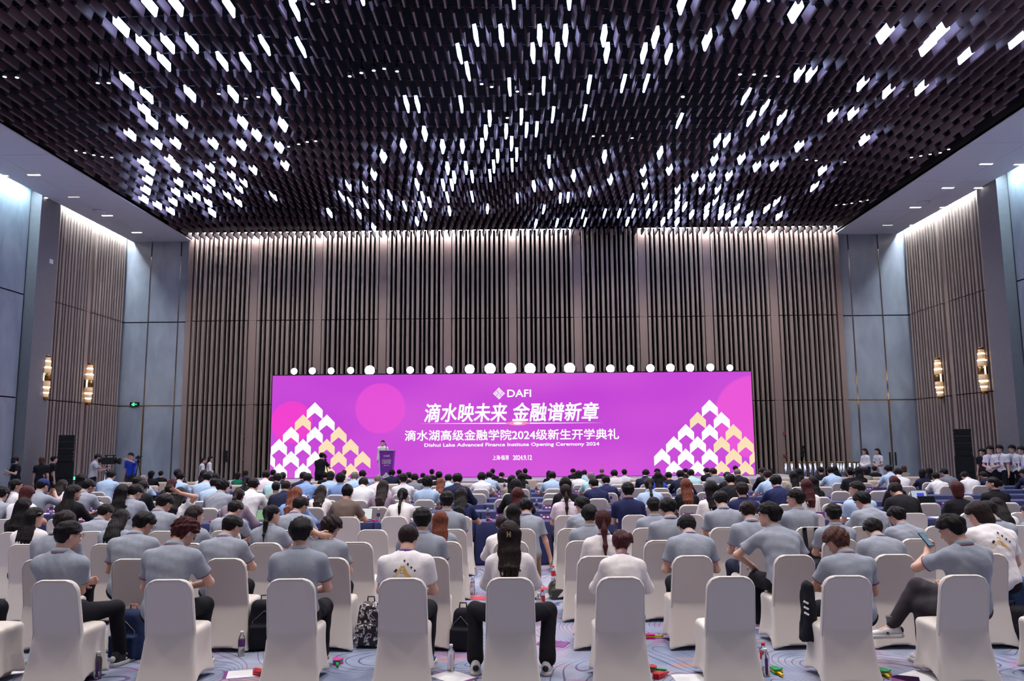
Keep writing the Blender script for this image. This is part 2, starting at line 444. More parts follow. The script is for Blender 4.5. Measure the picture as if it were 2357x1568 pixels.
for px, py, on in [(78, 402, 1), (4, 404, 1), (96, 455, 1), (247, 496, 1), (170, 453, 0), (315, 535, 1), (253, 535, 1), (2270, 377, 1), (2349, 378, 1), (2182, 432, 1), (2256, 432, 1),
                   (2107, 477, 1), (2176, 477, 1), (2043, 518, 0), (2106, 518, 1)]:
    p = at_z(px, py, ZC)
    sd_ = 'left' if px < 1000 else 'right'; _dl[sd_] += 1
    t = thing('slim_downlight', 'slim rectangular %s downlight, number %s down the %s soffit towards stage' % ('lit' if on else 'dim', ['one', 'two', 'three', 'four', 'five', 'six', 'seven', 'eight', 'nine'][_dl[sd_]-1], sd_), 'downlight', (p[0], p[1], ZC), 0, 'soffit downlights')
    obj('trim', MB().bb((-.24, -.06, -.012), (.24, .06, .01)), white_p, t)
    obj('lens', MB().bb((-.22, -.045, -.02), (.22, .045, -.008)), lampm if on else lampd, t)
for px, py, s in ((229, 486, 'left'), (2125, 466, 'right')):
    p = at_z(px, py, ZC)
    t = thing('ceiling_speaker', 'round grey ceiling speaker in the %s soffit' % s, 'speaker', (p[0], p[1], ZC))
    obj('grille', MB().lathe([(.20, -.02), (.22, -.02), (.22, .0), (.05, .0)], 24), greym, t)
    obj('rim', MB().lathe([(.22, -.03), (.25, -.03), (.25, .0), (.22, .0)], 24), white_p, t)

struct('added_cove_mask', MB().bb((FX0, YB-.72, 12.22), (FX1, YB-.66, 14.3)), slabm, 'added black beam hiding the cove light at the stage wall')  # beam added only to keep the lit cove strip out of view
# --- cove lights washing the tops of the slatted walls
cove = emis('cove_led', (.95, .96, 1.0), 150.0)
for a, b_ in ((425, 1310), (1478, 1934)):
    xa = at_y(a, 545, YB-.6)[0]; xb = at_y(b_, 545, YB-.6)[0]
    t = thing('cove_light', 'long white cove light washing the stage wall, %s run' % ('left' if a < 1000 else 'right'), 'light')
    obj('housing', MB().bb((xa, YB-.55, 12.30), (xb, YB-.40, 12.38)), blackm, t)
    obj('diffuser', MB().bb((xa, YB-.52, 12.27), (xb, YB-.42, 12.298)), cove, t)
coves = emis('cove_led_side', (.80, .93, 1.0), 170.0)
covec = emis('cove_led_stone', (.60, .88, 1.0), 150.0)
for sd, xw, sg, ye in (('left', X0, 1, 31.0), ('right', X1, -1, 30.4)):
    for nm, y0, y1, mm in (('slats', ye+.2, YB-.4, coves), ('stone', ye-10.0, ye-1.6, covec)):
        t = thing('cove_light', 'cove light above the %s wall %s' % (sd, nm), 'light')
        obj('diffuser', MB().bb((xw+sg*.42, y0, ZC+.20), (xw+sg*.52, y1, ZC+.22)), mm, t)
        obj('housing', MB().bb((xw+sg*.02, y0-.1, ZC+.45), (xw+sg*.75, y1+.1, ZC+.5)), white_p, t)

# ================================================================== baffle ceiling
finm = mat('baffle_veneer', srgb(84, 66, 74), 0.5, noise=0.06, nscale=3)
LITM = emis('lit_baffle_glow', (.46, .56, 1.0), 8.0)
def fin_z(x, y):
    e = np.clip((YB-1.1-y)/3.5, 0, 1)*np.clip((np.minimum(x-FX0, FX1-x))/2.5, .25, 1)
    return 11.98+.30*e+e*(.30*np.sin(x/4.6+y/5.5)+.20*np.sin(y/2.7-x/8.0+.6)+.12*np.sin(x/2.1))
def fin_roll(x, y):
    return .26*np.sin(y/1.7+x/7.5)+.12*np.sin(x/2.3-y/3.1)
FL, FH = .68, .25
def fin_mesh(name):
    b = MB(); tw, bw = .046, .030; h = FH/2; c = .03
    prof = [(-tw, h), (tw, h), (bw+.004, -h+c), (bw-.01, -h), (-bw+.01, -h), (-bw-.004, -h+c)]
    return b.prism(prof, -FL/2, FL/2).mesh(name)
fin_me = fin_mesh('baffle'); fin_me.materials.append(finm)
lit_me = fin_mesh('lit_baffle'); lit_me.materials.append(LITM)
FP = []
PX_, PY_ = .325, .86
nrow = int((YB-1.1-9.0)/PY_)
for r in range(nrow):
    y = YB-1.1-r*PY_
    n = int((FX1-FX0-.3)/PX_)
    for k in range(n):
        x = FX0+.2+(k+(.5 if r % 2 else 0))*PX_
        FP.append((x, y, float(fin_z(x, y)), float(fin_roll(x, y)), r))
FP = np.array(FP)
ux, uy = [], []
V = FP[:, :3]-CAM; wv = V@FWD
FU = np.stack([CX+F_PX*(V@RGT)/wv, CY-F_PX*(V@UPV)/wv], 1)
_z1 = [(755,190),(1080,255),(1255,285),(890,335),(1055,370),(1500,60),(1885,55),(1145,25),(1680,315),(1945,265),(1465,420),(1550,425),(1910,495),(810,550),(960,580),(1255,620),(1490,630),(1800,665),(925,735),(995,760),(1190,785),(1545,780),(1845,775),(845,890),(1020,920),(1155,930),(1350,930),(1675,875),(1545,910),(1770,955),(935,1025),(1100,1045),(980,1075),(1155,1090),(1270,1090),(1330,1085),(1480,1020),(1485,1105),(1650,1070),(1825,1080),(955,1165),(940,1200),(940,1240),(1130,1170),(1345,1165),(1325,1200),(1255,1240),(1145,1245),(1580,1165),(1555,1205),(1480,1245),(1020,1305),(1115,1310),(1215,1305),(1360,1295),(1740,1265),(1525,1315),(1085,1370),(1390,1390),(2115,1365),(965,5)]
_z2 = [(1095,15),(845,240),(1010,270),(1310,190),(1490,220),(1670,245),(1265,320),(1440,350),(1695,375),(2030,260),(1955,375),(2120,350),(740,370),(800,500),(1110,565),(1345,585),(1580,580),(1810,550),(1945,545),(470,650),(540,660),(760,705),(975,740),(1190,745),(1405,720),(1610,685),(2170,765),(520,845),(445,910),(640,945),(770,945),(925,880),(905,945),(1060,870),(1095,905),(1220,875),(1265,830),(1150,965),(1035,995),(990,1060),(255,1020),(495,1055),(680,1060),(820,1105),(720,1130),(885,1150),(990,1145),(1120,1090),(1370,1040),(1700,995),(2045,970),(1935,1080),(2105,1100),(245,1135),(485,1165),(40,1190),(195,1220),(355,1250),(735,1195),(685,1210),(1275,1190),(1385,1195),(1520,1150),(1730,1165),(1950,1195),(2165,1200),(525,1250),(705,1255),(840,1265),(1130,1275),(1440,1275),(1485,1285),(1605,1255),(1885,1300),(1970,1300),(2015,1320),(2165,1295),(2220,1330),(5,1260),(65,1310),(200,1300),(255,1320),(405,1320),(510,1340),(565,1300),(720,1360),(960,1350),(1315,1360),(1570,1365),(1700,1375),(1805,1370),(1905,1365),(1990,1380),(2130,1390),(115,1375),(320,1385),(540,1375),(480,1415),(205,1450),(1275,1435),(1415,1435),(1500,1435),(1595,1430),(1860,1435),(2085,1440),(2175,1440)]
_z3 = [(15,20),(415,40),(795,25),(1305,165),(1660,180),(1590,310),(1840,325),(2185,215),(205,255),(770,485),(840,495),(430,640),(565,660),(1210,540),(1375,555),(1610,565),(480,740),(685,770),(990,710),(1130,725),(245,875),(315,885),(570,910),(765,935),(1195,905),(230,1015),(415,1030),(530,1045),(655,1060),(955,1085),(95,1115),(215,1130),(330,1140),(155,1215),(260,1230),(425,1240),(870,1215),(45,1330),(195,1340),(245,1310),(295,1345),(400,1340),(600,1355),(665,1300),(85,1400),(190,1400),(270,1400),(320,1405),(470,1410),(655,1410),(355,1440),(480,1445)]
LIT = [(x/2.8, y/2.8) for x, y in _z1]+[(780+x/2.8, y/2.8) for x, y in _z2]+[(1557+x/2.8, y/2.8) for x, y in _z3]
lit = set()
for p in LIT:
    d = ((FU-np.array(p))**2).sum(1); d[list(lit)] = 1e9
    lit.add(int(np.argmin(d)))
# a few lit baffles over the seats behind the frame's top edge, same density
for i in np.argwhere((FP[:, 1] < 17.0))[:, 0]:
    if rng.random() < .06 and len(lit) < 285: lit.add(int(i))
inview = [i for i in range(len(FP)) if i not in lit and -40 < FU[i, 0] < 2400 and -30 < FU[i, 1]]
inview.sort(key=lambda i: np.linalg.norm(FP[i, :3]-CAM))
near = set(inview[:300])
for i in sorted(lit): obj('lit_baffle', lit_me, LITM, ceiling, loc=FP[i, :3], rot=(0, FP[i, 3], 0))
for i in sorted(near): obj('baffle', fin_me, finm, ceiling, loc=FP[i, :3], rot=(0, FP[i, 3], 0))
rest = [i for i in range(len(FP)) if i not in lit and i not in near]
fv = np.array([v.co[:] for v in fin_me.vertices]); ffs = [tuple(p.vertices) for p in fin_me.polygons]
rb = MB()
for i in rest:
    x, y, z, a, _ = FP[i]; c, s_ = math.cos(a), math.sin(a)
    R = np.array([[c, 0, s_], [0, 1, 0], [-s_, 0, c]])
    rb.add(fv@R.T+np.array([x, y, z]), ffs)
o = obj('baffle_field', rb, finm, ceiling); o['kind'] = 'stuff'
railm = mat('rail_steel', srgb(40, 34, 46), 0.4, 0.6)
for r in range(nrow):
    y = YB-1.1-r*PY_
    obj('rail', MB().tube([(x, y, float(fin_z(x, y))+.26) for x in np.linspace(FX0+.1, FX1-.1, 60)], .022, 5), railm, ceiling)
# small can spotlights between the baffles
canm = mat('can_metal', srgb(70, 66, 78), 0.35, 0.7); lensm = emis('can_lens', (1, .97, .95), 6.0)
CANS = [(x/2.8, y/2.8) for x, y in [(30,495),(110,500),(630,535),(700,535),(490,970),(545,985),(605,1000),(660,1010),(720,1015),(1410,605),(1585,635),(1665,625),(2015,25),(2110,10),(1380,1045),(1860,945),(1925,930),(1980,915),(2035,910)]]
CANS += [(780+x/2.8, y/2.8) for x, y in [(70,492),(145,470),(225,455),(292,443),(375,460),(920,542),(985,560),(1230,605),(1150,590),(1085,760),(1115,1148),(1640,878),(1700,875),(1890,890),(2218,625)]]
CANS += [(1557+x/2.8, y/2.8) for x, y in [(410,480),(500,480),(573,488),(653,493),(40,622),(840,1030),(900,1035),(1085,1045),(1515,1015),(1575,1005),(1635,995),(1700,985),(1755,963),(1030,1323),(1080,1318),(1130,1310),(1185,1298),(1230,1290)]]
can_me = MB().lathe([(.05, 0), (.065, 0), (.065, .16), (.02, .17), (.012, .9)], 12).mesh('housing')
clens = MB().lathe([(.046, -.006), (.046, .004)], 12).mesh('lens')
for ic, (px, py) in enumerate(sorted(CANS)):
    p = at_z(px, py, 12.05)
    if not (FX0 < p[0] < FX1 and p[1] < YB-.5): continue
    t = thing('can_spotlight', 'tiny round can spotlight between ceiling baffles, %s from left of its kind' % ORD[ic+1], 'spotlight', p, 0, 'can spotlights in the baffle ceiling')
    obj('housing', can_me, canm, t); obj('lens', clens, lensm, t)
# ================================================================== stage, screen, stage lights
YS = 35.0
stagem = mat('stage_carpet', srgb(176, 174, 182), 0.9, noise=.05)
tag(obj('stage', MB().bb((-12.6, 31.6, 0), (11.8, 36.2, .62)), stagem), 'low light grey stage platform below the purple screen', 'stage')
ct = [at_y(x, y, YS) for x, y in ((628, 865), (1728, 856), (1738, 1086), (622, 1095))]
SX0 = (ct[0][0]+ct[3][0])/2; SX1 = (ct[1][0]+ct[2][0])/2
SZ1 = (ct[0][2]+ct[1][2])/2; SZ0 = .64
def screen_mat():
    m = bpy.data.materials.new('screen_print'); m.use_nodes = True; nt = m.node_tree; N = nt.nodes; L = nt.links; N.clear()
    out = N.new('ShaderNodeOutputMaterial'); em = N.new('ShaderNodeEmission'); L.new(em.outputs[0], out.inputs[0]); em.inputs[1].default_value = 1.0
    tc = N.new('ShaderNodeTexCoord'); mp = N.new('ShaderNodeMapping'); mp.inputs['Scale'].default_value = (.09, 1, .22); L.new(tc.outputs['Object'], mp.inputs[0])
    n = N.new('ShaderNodeTexNoise'); n.inputs['Scale'].default_value = 1.5; n.inputs['Detail'].default_value = 1; L.new(mp.outputs[0], n.inputs[0])
    r = N.new('ShaderNodeValToRGB'); e = r.color_ramp.elements; e.new(.5)
    for k, (p, c) in enumerate(((.3, srgb(196, 70, 214)), (.5, srgb(206, 84, 216)), (.72, srgb(226, 94, 220)))): e[k].position = p; e[k].color = (*c, 1)
    L.new(n.outputs[0], r.inputs[0]); col = r.outputs[0]
    def circle(px, py, rad, c, fac):
        nonlocal col
        p = at_y(px, py, YS)
        d = N.new('ShaderNodeVectorMath'); d.operation = 'DISTANCE'; L.new(tc.outputs['Object'], d.inputs[0]); d.inputs[1].default_value = (p[0], YS-.05, p[2])
        q = N.new('ShaderNodeMapRange'); q.inputs[1].default_value = rad*.94; q.inputs[2].default_value = rad; q.inputs[3].default_value = fac; q.inputs[4].default_value = 0
        L.new(d.outputs['Value'], q.inputs[0])
        x = N.new('ShaderNodeMix'); x.data_type = 'RGBA'; L.new(q.outputs[0], x.inputs[0]); L.new(col, x.inputs[6]); x.inputs[7].default_value = (*c, 1); col = x.outputs[2]
    circle(876, 940, 1.15, srgb(236, 84, 216), .75); circle(672, 972, .95, srgb(244, 66, 206), .9); circle(1740, 960, 1.9, srgb(240, 90, 216), .8)
    L.new(col, em.inputs[0]); MATS['screen_print'] = m; return m
led = thing('led_screen', 'wide purple LED screen with white event titles and chevron pyramids', 'screen')
obj('cabinet', MB().bb((SX0-.04, YS+.02, SZ0-.02), (SX1+.04, YS+.35, SZ1+.04)), blackm, led)
panel = obj('display', MB().bb((SX0, YS-.05, SZ0), (SX1, YS+.02, SZ1)), screen_mat(), led)
wem = emis('print_white', (.98, .98, 1.0), 1.0); crm = emis('print_cream', srgb(250, 224, 184), 1.0); glm = emis('print_glow', (1.0, .30, .62), .95)
def clip_poly(P, ax, v, keep_less):
    out = []
    for i in range(len(P)):
        a, b = P[i], P[(i+1) % len(P)]
        ia = (a[ax] <= v) == keep_less; ib = (b[ax] <= v) == keep_less
        if ia: out.append(a)
        if ia != ib:
            t = (v-a[ax])/(b[ax]-a[ax]); out.append((a[0]+t*(b[0]-a[0]), a[1]+t*(b[1]-a[1])))
    return out
PXM = at_y(1001, 950, YS)[0]-at_y(1000, 950, YS)[0]       # metres per pixel on the screen
def chevron(px, py, m_):
    p = at_y(px, py, YS-.06); s = PXM
    P = [(p[0]+a*s, p[2]-b*s) for a, b in ((0, 0), (18.3, 18.5), (18.3, 39.5), (0, 24.5), (-18.3, 39.5), (-18.3, 18.5))]
    L_ = clip_poly([P[0], P[1], P[2], P[3]], 0, SX1-.01, True); R_ = clip_poly([P[0], P[3], P[4], P[5]], 0, SX1-.01, True)
    b = MB()
    for Q in (L_, R_):
        Q = clip_poly(clip_poly(Q, 0, SX0+.01, False), 1, SZ0+.01, False) if len(Q) > 2 else Q
        if len(Q) > 2: b.prism(Q, YS-.056, YS-.045)
    if b.v: obj('chevron', b, m_, panel)
W_, K_ = wem, crm
for tx, ty, rows in ((725, 926, [[(0, W_)], [(-1, K_), (1, W_)], [(-2, W_), (0, W_), (2, K_)], [(-3, W_), (-1, W_), (1, K_), (3, K_)],
                                 [(-4, W_), (-2, W_), (0, W_), (2, K_), (4, K_)], [(-3, W_), (-1, W_), (1, K_), (3, K_)]]),
                     (1633, 920, [[(0, W_)], [(-1, K_), (1, W_)], [(-2, W_), (0, W_), (2, K_)], [(-3, W_), (-1, W_), (1, K_), (3, K_)],
                                  [(-4, W_), (-2, W_), (0, W_), (2, K_), (4, K_)], [(-3, W_), (-1, W_), (1, K_), (3, K_)]])):
    for k, row in enumerate(rows):
        for i, m_ in row: chevron(tx+i*27.4, ty+k*28.1, m_)
_dg = None
def text_mesh(txt, offset=0.0, shear=0.0):
    cu = bpy.data.curves.new('txt', 'FONT'); cu.body = txt; cu.offset = offset; cu.shear = shear; cu.resolution_u = 3
    o = bpy.data.objects.new('txt', cu); C.objects.link(o)
    dg = bpy.context.evaluated_depsgraph_get()
    me = bpy.data.meshes.new_from_object(o.evaluated_get(dg))
    bpy.data.objects.remove(o); bpy.data.curves.remove(cu)
    return me
def text_on(name, txt, box, m_, parent, plane_y, bold=0.0, shear=0.0, box_world=None):
    """flat lettering fitted into a pixel box of the photograph on the plane Y = plane_y"""
    me = text_mesh(txt, 0.0, shear)
    co = np.array([v.co[:] for v in me.vertices])
    if len(co) == 0: return
    lo, hi = co.min(0), co.max(0)
    if box_world is None:
        a = at_y(box[0], box[3], plane_y); b = at_y(box[2], box[1], plane_y)
    else: a, b = box_world
    x = a[0]+(co[:, 0]-lo[0])/(hi[0]-lo[0])*(b[0]-a[0]); z = a[2]+(co[:, 1]-lo[1])/(hi[1]-lo[1])*(b[2]-a[2])
    me.vertices.foreach_set('co', np.stack([x, np.full_like(x, plane_y), z], 1).astype(np.float32).ravel()); me.update()
    if bold:                                           # heavier strokes: the outline repeated a hair's breadth around itself
        hb = bold*(b[2]-a[2]); V0 = np.stack([x, np.full_like(x, plane_y), z], 1); F0 = [tuple(p.vertices) for p in me.polygons]; mb = MB()
        for q, (dx, dz) in enumerate([(math.cos(t_), math.sin(t_)) for t_ in np.linspace(0, 2*math.pi, 8, endpoint=False)]):
            mb.add(V0+np.array([dx*hb, -q*.0004, dz*hb]), F0)
        bpy.data.meshes.remove(me); me = mb.mesh(name)
    me.materials.clear(); me.materials.append(m_)
    return obj(name, me, m_, parent)
YT = YS-.062
text_on('title_text', 'DAFI', (1168, 897, 1222, 914), wem, panel, YT, .03)
text_on('title_text', '滴水映未来', (977, 928, 1166, 972), wem, panel, YT, .022, .15)
text_on('title_text', '金融谱新章', (1180, 926, 1378, 970), wem, panel, YT, .022, .15)
text_on('title_text', '滴水湖高级金融学院2024级新生开学典礼', (932, 987, 1424, 1015), wem, panel, YT, .022)
text_on('title_text', 'Dishui Lake Advanced Finance Institute Opening Ceremony 2024', (977, 1018, 1379, 1031), wem, panel, YT, .035)
text_on('title_text', '上海·临港', (1134, 1048, 1171, 1059), wem, panel, YT, .022)
text_on('title_text', '2024.9.12', (1181, 1048, 1224, 1059), wem, panel, YT, .035)
def logo(cx, cz, s, y, m_, parent):
    """diamond of woven diagonal strips"""
    b = MB(); e1 = np.array([s/2, s/2]); e2 = np.array([s/2, -s/2]); c0 = np.array([cx-s/2, cz])
    def strip(a0, a1, b0, b1):
        P = [c0+a*e1+bb*e2 for a, bb in ((a0, b0), (a1, b0), (a1, b1), (a0, b1))]
        b.prism([tuple(p) for p in P], y, y+.004)
    g = .05
    for k in range(3): strip(k/6+g/2, (k+1)/6-g/2, .02, .46)            # left quadrant
    for k in range(3): strip(.5+g, .98, k/6+g/2, (k+1)/6-g/2)            # top quadrant
    for k in range(3): strip(.02, .98 if k == 0 else .46, .5+k/6+g/2, .5+(k+1)/6-g/2)
    for k in range(3): strip(.5+k/6+g/2, .5+(k+1)/6-g/2, .70, .98)
    return obj('logo', b, m_, parent)
p = at_y(1148.5, 906, YT); logo(p[0], p[2], 29*PXM, YT, wem, panel)
a = at_y(968, 975.5, YT); b_ = at_y(1388, 973.5, YT); cc_ = at_y(1192, 974.5, YT)
obj('flare_line', MB().prism([(a[0], a[2]), (cc_[0], cc_[2]-.03), (b_[0], b_[2]), (cc_[0], cc_[2]+.03)], YT, YT+.003), wem, panel)
th = np.linspace(0, 2*math.pi, 24, endpoint=False)
obj('flare_glow', MB().prism([(cc_[0]+.42*math.cos(t)*(1 if abs(math.cos(t)) < .9 else 1.3), cc_[2]+.10*math.sin(t)) for t in th], YT-.001, YT+.002), glm, panel)
obj('flare_core', MB().prism([(cc_[0]+.20*math.cos(t), cc_[2]+.055*math.sin(t)) for t in th], YT-.003, YT-.001), wem, panel)

# stage lights in a row just above the screen, shining towards the seats
lensW = emis('stage_lens', (.93, .93, 1.0), 45.0)
LAMPS = [(677,858,5.5),(719,857,6.5),(762,857,6),(807,856,6.5),(851,856,13),(898,856,6.5),(944,855,7),(989,855,10),(1034,854,7),(1081,853,12),(1128,852,15),(1175,852,16),(1220,852,15),(1267,852,12.5),(1311,851,15),(1358,852,11),(1405,852,9),(1451,852,7.5),(1497,851,9),(1543,850,9.5),(1588,850,9.5),(1635,849,8),(1680,850,5.5)]
YLAMP = 35.9
tr0 = at_y(655, 858, YLAMP); tr1 = at_y(1702, 850, YLAMP)
tr = thing('lighting_truss', 'long dark truss carrying the stage lights behind the screen', 'truss')
tz = (tr0[2]+tr1[2])/2+.42
for dy, dz in ((0, 0), (.3, 0), (.15, .26)):
    obj('truss_chord', MB().tube([(tr0[0], YLAMP+.1+dy, tz-.75+dz), (tr1[0], YLAMP+.1+dy, tz-.75+dz)], .025, 6), railm, tr)
for x in (tr0[0]+.1, (tr0[0]+tr1[0])/2, tr1[0]-.1):
    obj('truss_post', MB().tube([(x, YLAMP+.25, .62), (x, YLAMP+.25, tz-.7)], .04, 8), railm, tr)
for k, (px, py, r) in enumerate(LAMPS):
    p = at_y(px, py-3, YLAMP); rr = .085+.0115*r
    t = thing('stage_light', 'glaring white stage light, %s from left in the row above the screen' % ORD[k+1], 'stage light', (p[0], YLAMP, p[2]), 0, 'stage lights above the screen')
    b = MB().lathe([(rr, 0), (rr*1.08, .02), (rr*1.05, .12), (rr*.6, .26), (rr*.3, .28)], 20); me = b.mesh('housing')
    me.transform(Matrix.Rotation(-math.pi/2, 4, 'X')); obj('housing', me, blackm, t)
    b = MB().lathe([(rr*.96, -.008), (rr*.96, .004)], 20); me = b.mesh('lens'); me.transform(Matrix.Rotation(-math.pi/2, 4, 'X')); obj('lens', me, lensW, t)
    obj('yoke', MB().bb((-rr*1.25, .05, -rr*1.3), (-rr*1.12, .12, .05)).bb((rr*1.12, .05, -rr*1.3), (rr*1.25, .12, .05)).bb((-rr*1.25, .05, -rr*1.4), (rr*1.25, .12, -rr*1.28)), blackm, t)
    if k % 3 == 1 or 9 <= k <= 15:
        spot('stage_backlight', (p[0], YLAMP-.1, p[2]), 350, (.86, .80, 1.0), 70, .8, .12, aim=(p[0]*.8, 14.0, 1.0))
# added violet uplights, in place of the stage lights' back glow on the slats
for k, px in enumerate((1040, 1130, 1220, 1310)):
    p = at_y(px, 852, 36.2)
    t = thing('added_uplight', 'added violet uplight behind the screen, %s from left' % ORD[k+1], 'stage light', (p[0], 36.2, 4.35), 0, 'added violet uplights')
    obj('housing', MB().bb((-.18, -.08, 0), (.18, .08, .14)), blackm, t)
    obj('lens', MB().bb((-.16, -.06, .14), (.16, .06, .15)), emis('added_uplight_lens', (.45, .30, 1.0), 60.0), t)

# podium with its printed front
pa = at_y(873, 1038, 33.2); pb = at_y(906, 1038, 33.2)
pcx = (pa[0]+pb[0])/2; pw = pb[0]-pa[0]; pz0, pz1 = .62, pa[2]
pod = thing('podium', 'purple tapered podium with white printed event text', 'podium', (pcx, 33.2, pz0))
h = pz1-pz0; purp = mat('podium_purple', srgb(112, 36, 150), .4, emit=srgb(112, 36, 150), estr=.0)
poly = [(-pw*.36, 0), (pw*.36, 0), (pw/2, h), (-pw/2, h)]
obj('body', MB().prism(poly, 0, .45), purp, pod)
obj('top', MB().bb((-pw*.5, -.02, h), (pw*.5, .5, h+.03)), mat('podium_top', srgb(190, 186, 190), .4), pod)
obj('microphone', MB().tube([(-.05, .2, h), (-.05, .22, h+.18), (-.09, .3, h+.27)], .012, 6).lathe([(.02, 0), (.024, .03), (.015, .06)], 8, (-.09, .3, h+.25)), blackm, pod)
wpr = mat('print_matte_white', srgb(238, 236, 240), .6); kpr = mat('print_matte_dark', srgb(40, 26, 60), .6); ypr = mat('print_matte_gold', srgb(226, 180, 104), .6)
rpr = mat('print_matte_peach', srgb(226, 150, 150), .6)
def podtext(txt, x0, x1, z0, z1, m_, off=.015):
    return text_on('printed_text', txt, None, m_, pod, -.006, off, 0, ((x0*pw, 0, z0*h), (x1*pw, 0, z1*h)))
podtext('DAFI', -.06, .22, .79, .85, wpr, .02)
logo(-.15*pw, .82*h, .12*pw, -.006, wpr, pod)
podtext('滴水映未来 金融谱新章', -.30, .33, .685, .72, rpr)
podtext('滴水湖高级金融学院', -.30, .33, .625, .67, wpr); podtext('2024级新生开学典礼', -.30, .33, .555, .605, wpr)
podtext('上海·临港', -.20, -.03, .485, .515, wpr); podtext('2024.9.12', .03, .22, .485, .515, wpr)
dz = .16*h; dc = (.0, .10*h)
obj('printed_diamond', MB().prism([(dc[0]-.30*pw, dc[1]), (dc[0], dc[1]-dz*.62), (dc[0]+.30*pw, dc[1]), (dc[0], dc[1]+dz)], -.006, .0), wpr, pod)
for i in range(-2, 3):
    for j in range(-2, 3):
        x = (i+j)*.055*pw; z = dc[1]+.02*h+(i-j)*.028*h
        if abs(i)+abs(j) < 4 and (i+j) % 1 == 0:
            r = .030*pw; obj('printed_dot', MB().prism([(x-r, z), (x, z-r), (x+r, z), (x, z+r)], -.010, -.006), kpr, pod)

# line-array loudspeaker stacks
for sd, px0, px1, pyt, y in (('left', 128, 160, 1002, 30.2), ('right', 2206, 2242, 988, 30.2)):
    a = at_y(px0, pyt, y); b_ = at_y(px1, pyt, y); w = b_[0]-a[0]; zt = a[2]
    t = thing('speaker_stack', 'tall black loudspeaker stack against the %s wall' % sd, 'loudspeaker', ((a[0]+b_[0])/2, y+.3, 0), .5 if sd == 'left' else -.5)
    hs = [.26, .26, .26, .26]; z = zt
    for q in hs:
        e = obj('cabinet', MB().bb((-w/2, -.3, z-q+.008), (w/2, .3, z)), blackm, t)
        obj('grille', MB().bb((-w/2+.04, -.315, z-q+.03), (w/2-.04, -.298, z-.02)), mat('grille_cloth', srgb(16, 15, 20), .95), e)
        for sx in (-1, 1): obj('rigging_pin', MB().lathe([(.018, -.01), (.018, .01)], 8, (sx*(w/2-.02), -.31, z-q/2)), chrome, e)
        z -= q
    for q in (.62, z-.62-.12):
        e = obj('subwoofer', MB().bb((-w/2-.03, -.32, z-q+.01), (w/2+.03, .32, z)), blackm, t)
        obj('grille', MB().bb((-w/2+.02, -.335, z-q+.04), (w/2-.02, -.318, z-.04)), mat('grille_cloth', srgb(16, 15, 20), .95), e); z -= q
    obj('dolly', MB().bb((-w/2-.06, -.36, .0), (w/2+.06, .36, .10)), mat('dolly_aluminium', srgb(150, 150, 156), .35, .8), t)

# crystal wall sconces on the side walls
glassm = mat('sconce_crystal', srgb(250, 206, 160), .35, emit=(1.0, .66, .38), estr=.22)
glowm = emis('sconce_led', (1.0, .80, .54), 5.0)
bandm = mat('sconce_bronze', srgb(150, 112, 60), .25, .9)
for k, (px, pt, pb_, xw, sg) in enumerate(((110, 818, 921, X0, 1), (208, 836, 933, X0, 1), (2157, 824, 919, X1, -1), (2257, 800, 908, X1, -1))):
    xx = xw+sg*.50
    a = at_x(px, pt, xx); b_ = at_x(px, pb_, xx); z1, z0 = a[2], b_[2]; H = z1-z0
    t = thing('wall_sconce', 'tall tiered crystal wall sconce on the %s slats, %s' % (['left', 'left', 'right', 'right'][k], ['nearer the grey column', 'nearer the stone corner', 'nearer the stone corner', 'nearer the grey column'][k]),
              'wall lamp', (xx, a[1], z0), 0, 'crystal wall sconces')
    def ring(zf0, zf1, r, m_, nm, n=20): obj(nm, MB().lathe([(r*.9, zf0*H), (r, zf0*H+.01), (r, zf1*H-.01), (r*.9, zf1*H)], n), m_, t)
    R0 = .17
    ring(.0, .06, R0*.62, bandm, 'finial'); ring(.06, .14, R0*.68, glassm, 'crystal_tier'); ring(.145, .165, R0*.80, glowm, 'light_ring')
    ring(.17, .26, R0*.80, glassm, 'crystal_tier'); ring(.265, .29, R0*.96, glowm, 'light_ring'); ring(.29, .42, R0*.94, glassm, 'crystal_tier')
    ring(.42, .59, R0*1.06, bandm, 'bronze_band'); ring(.59, .71, R0*.94, glassm, 'crystal_tier'); ring(.71, .735, R0*.96, glowm, 'light_ring')
    ring(.735, .85, R0*.80, glassm, 'crystal_tier'); ring(.855, .875, R0*.80, glowm, 'light_ring'); ring(.88, .95, R0*.68, glassm, 'crystal_tier'); ring(.95, 1.0, R0*.62, bandm, 'finial')
    obj('light_strip', MB().bb((-sg*.0-.012 if 0 else -.03, -R0*1.08, .42*H), (.03, -R0*1.04, .59*H)), glowm, t)
    obj('bracket', MB().bb((min(0, -sg*.2), -.03, .4*H), (max(0, -sg*.2), .03, .6*H)), bandm, t)

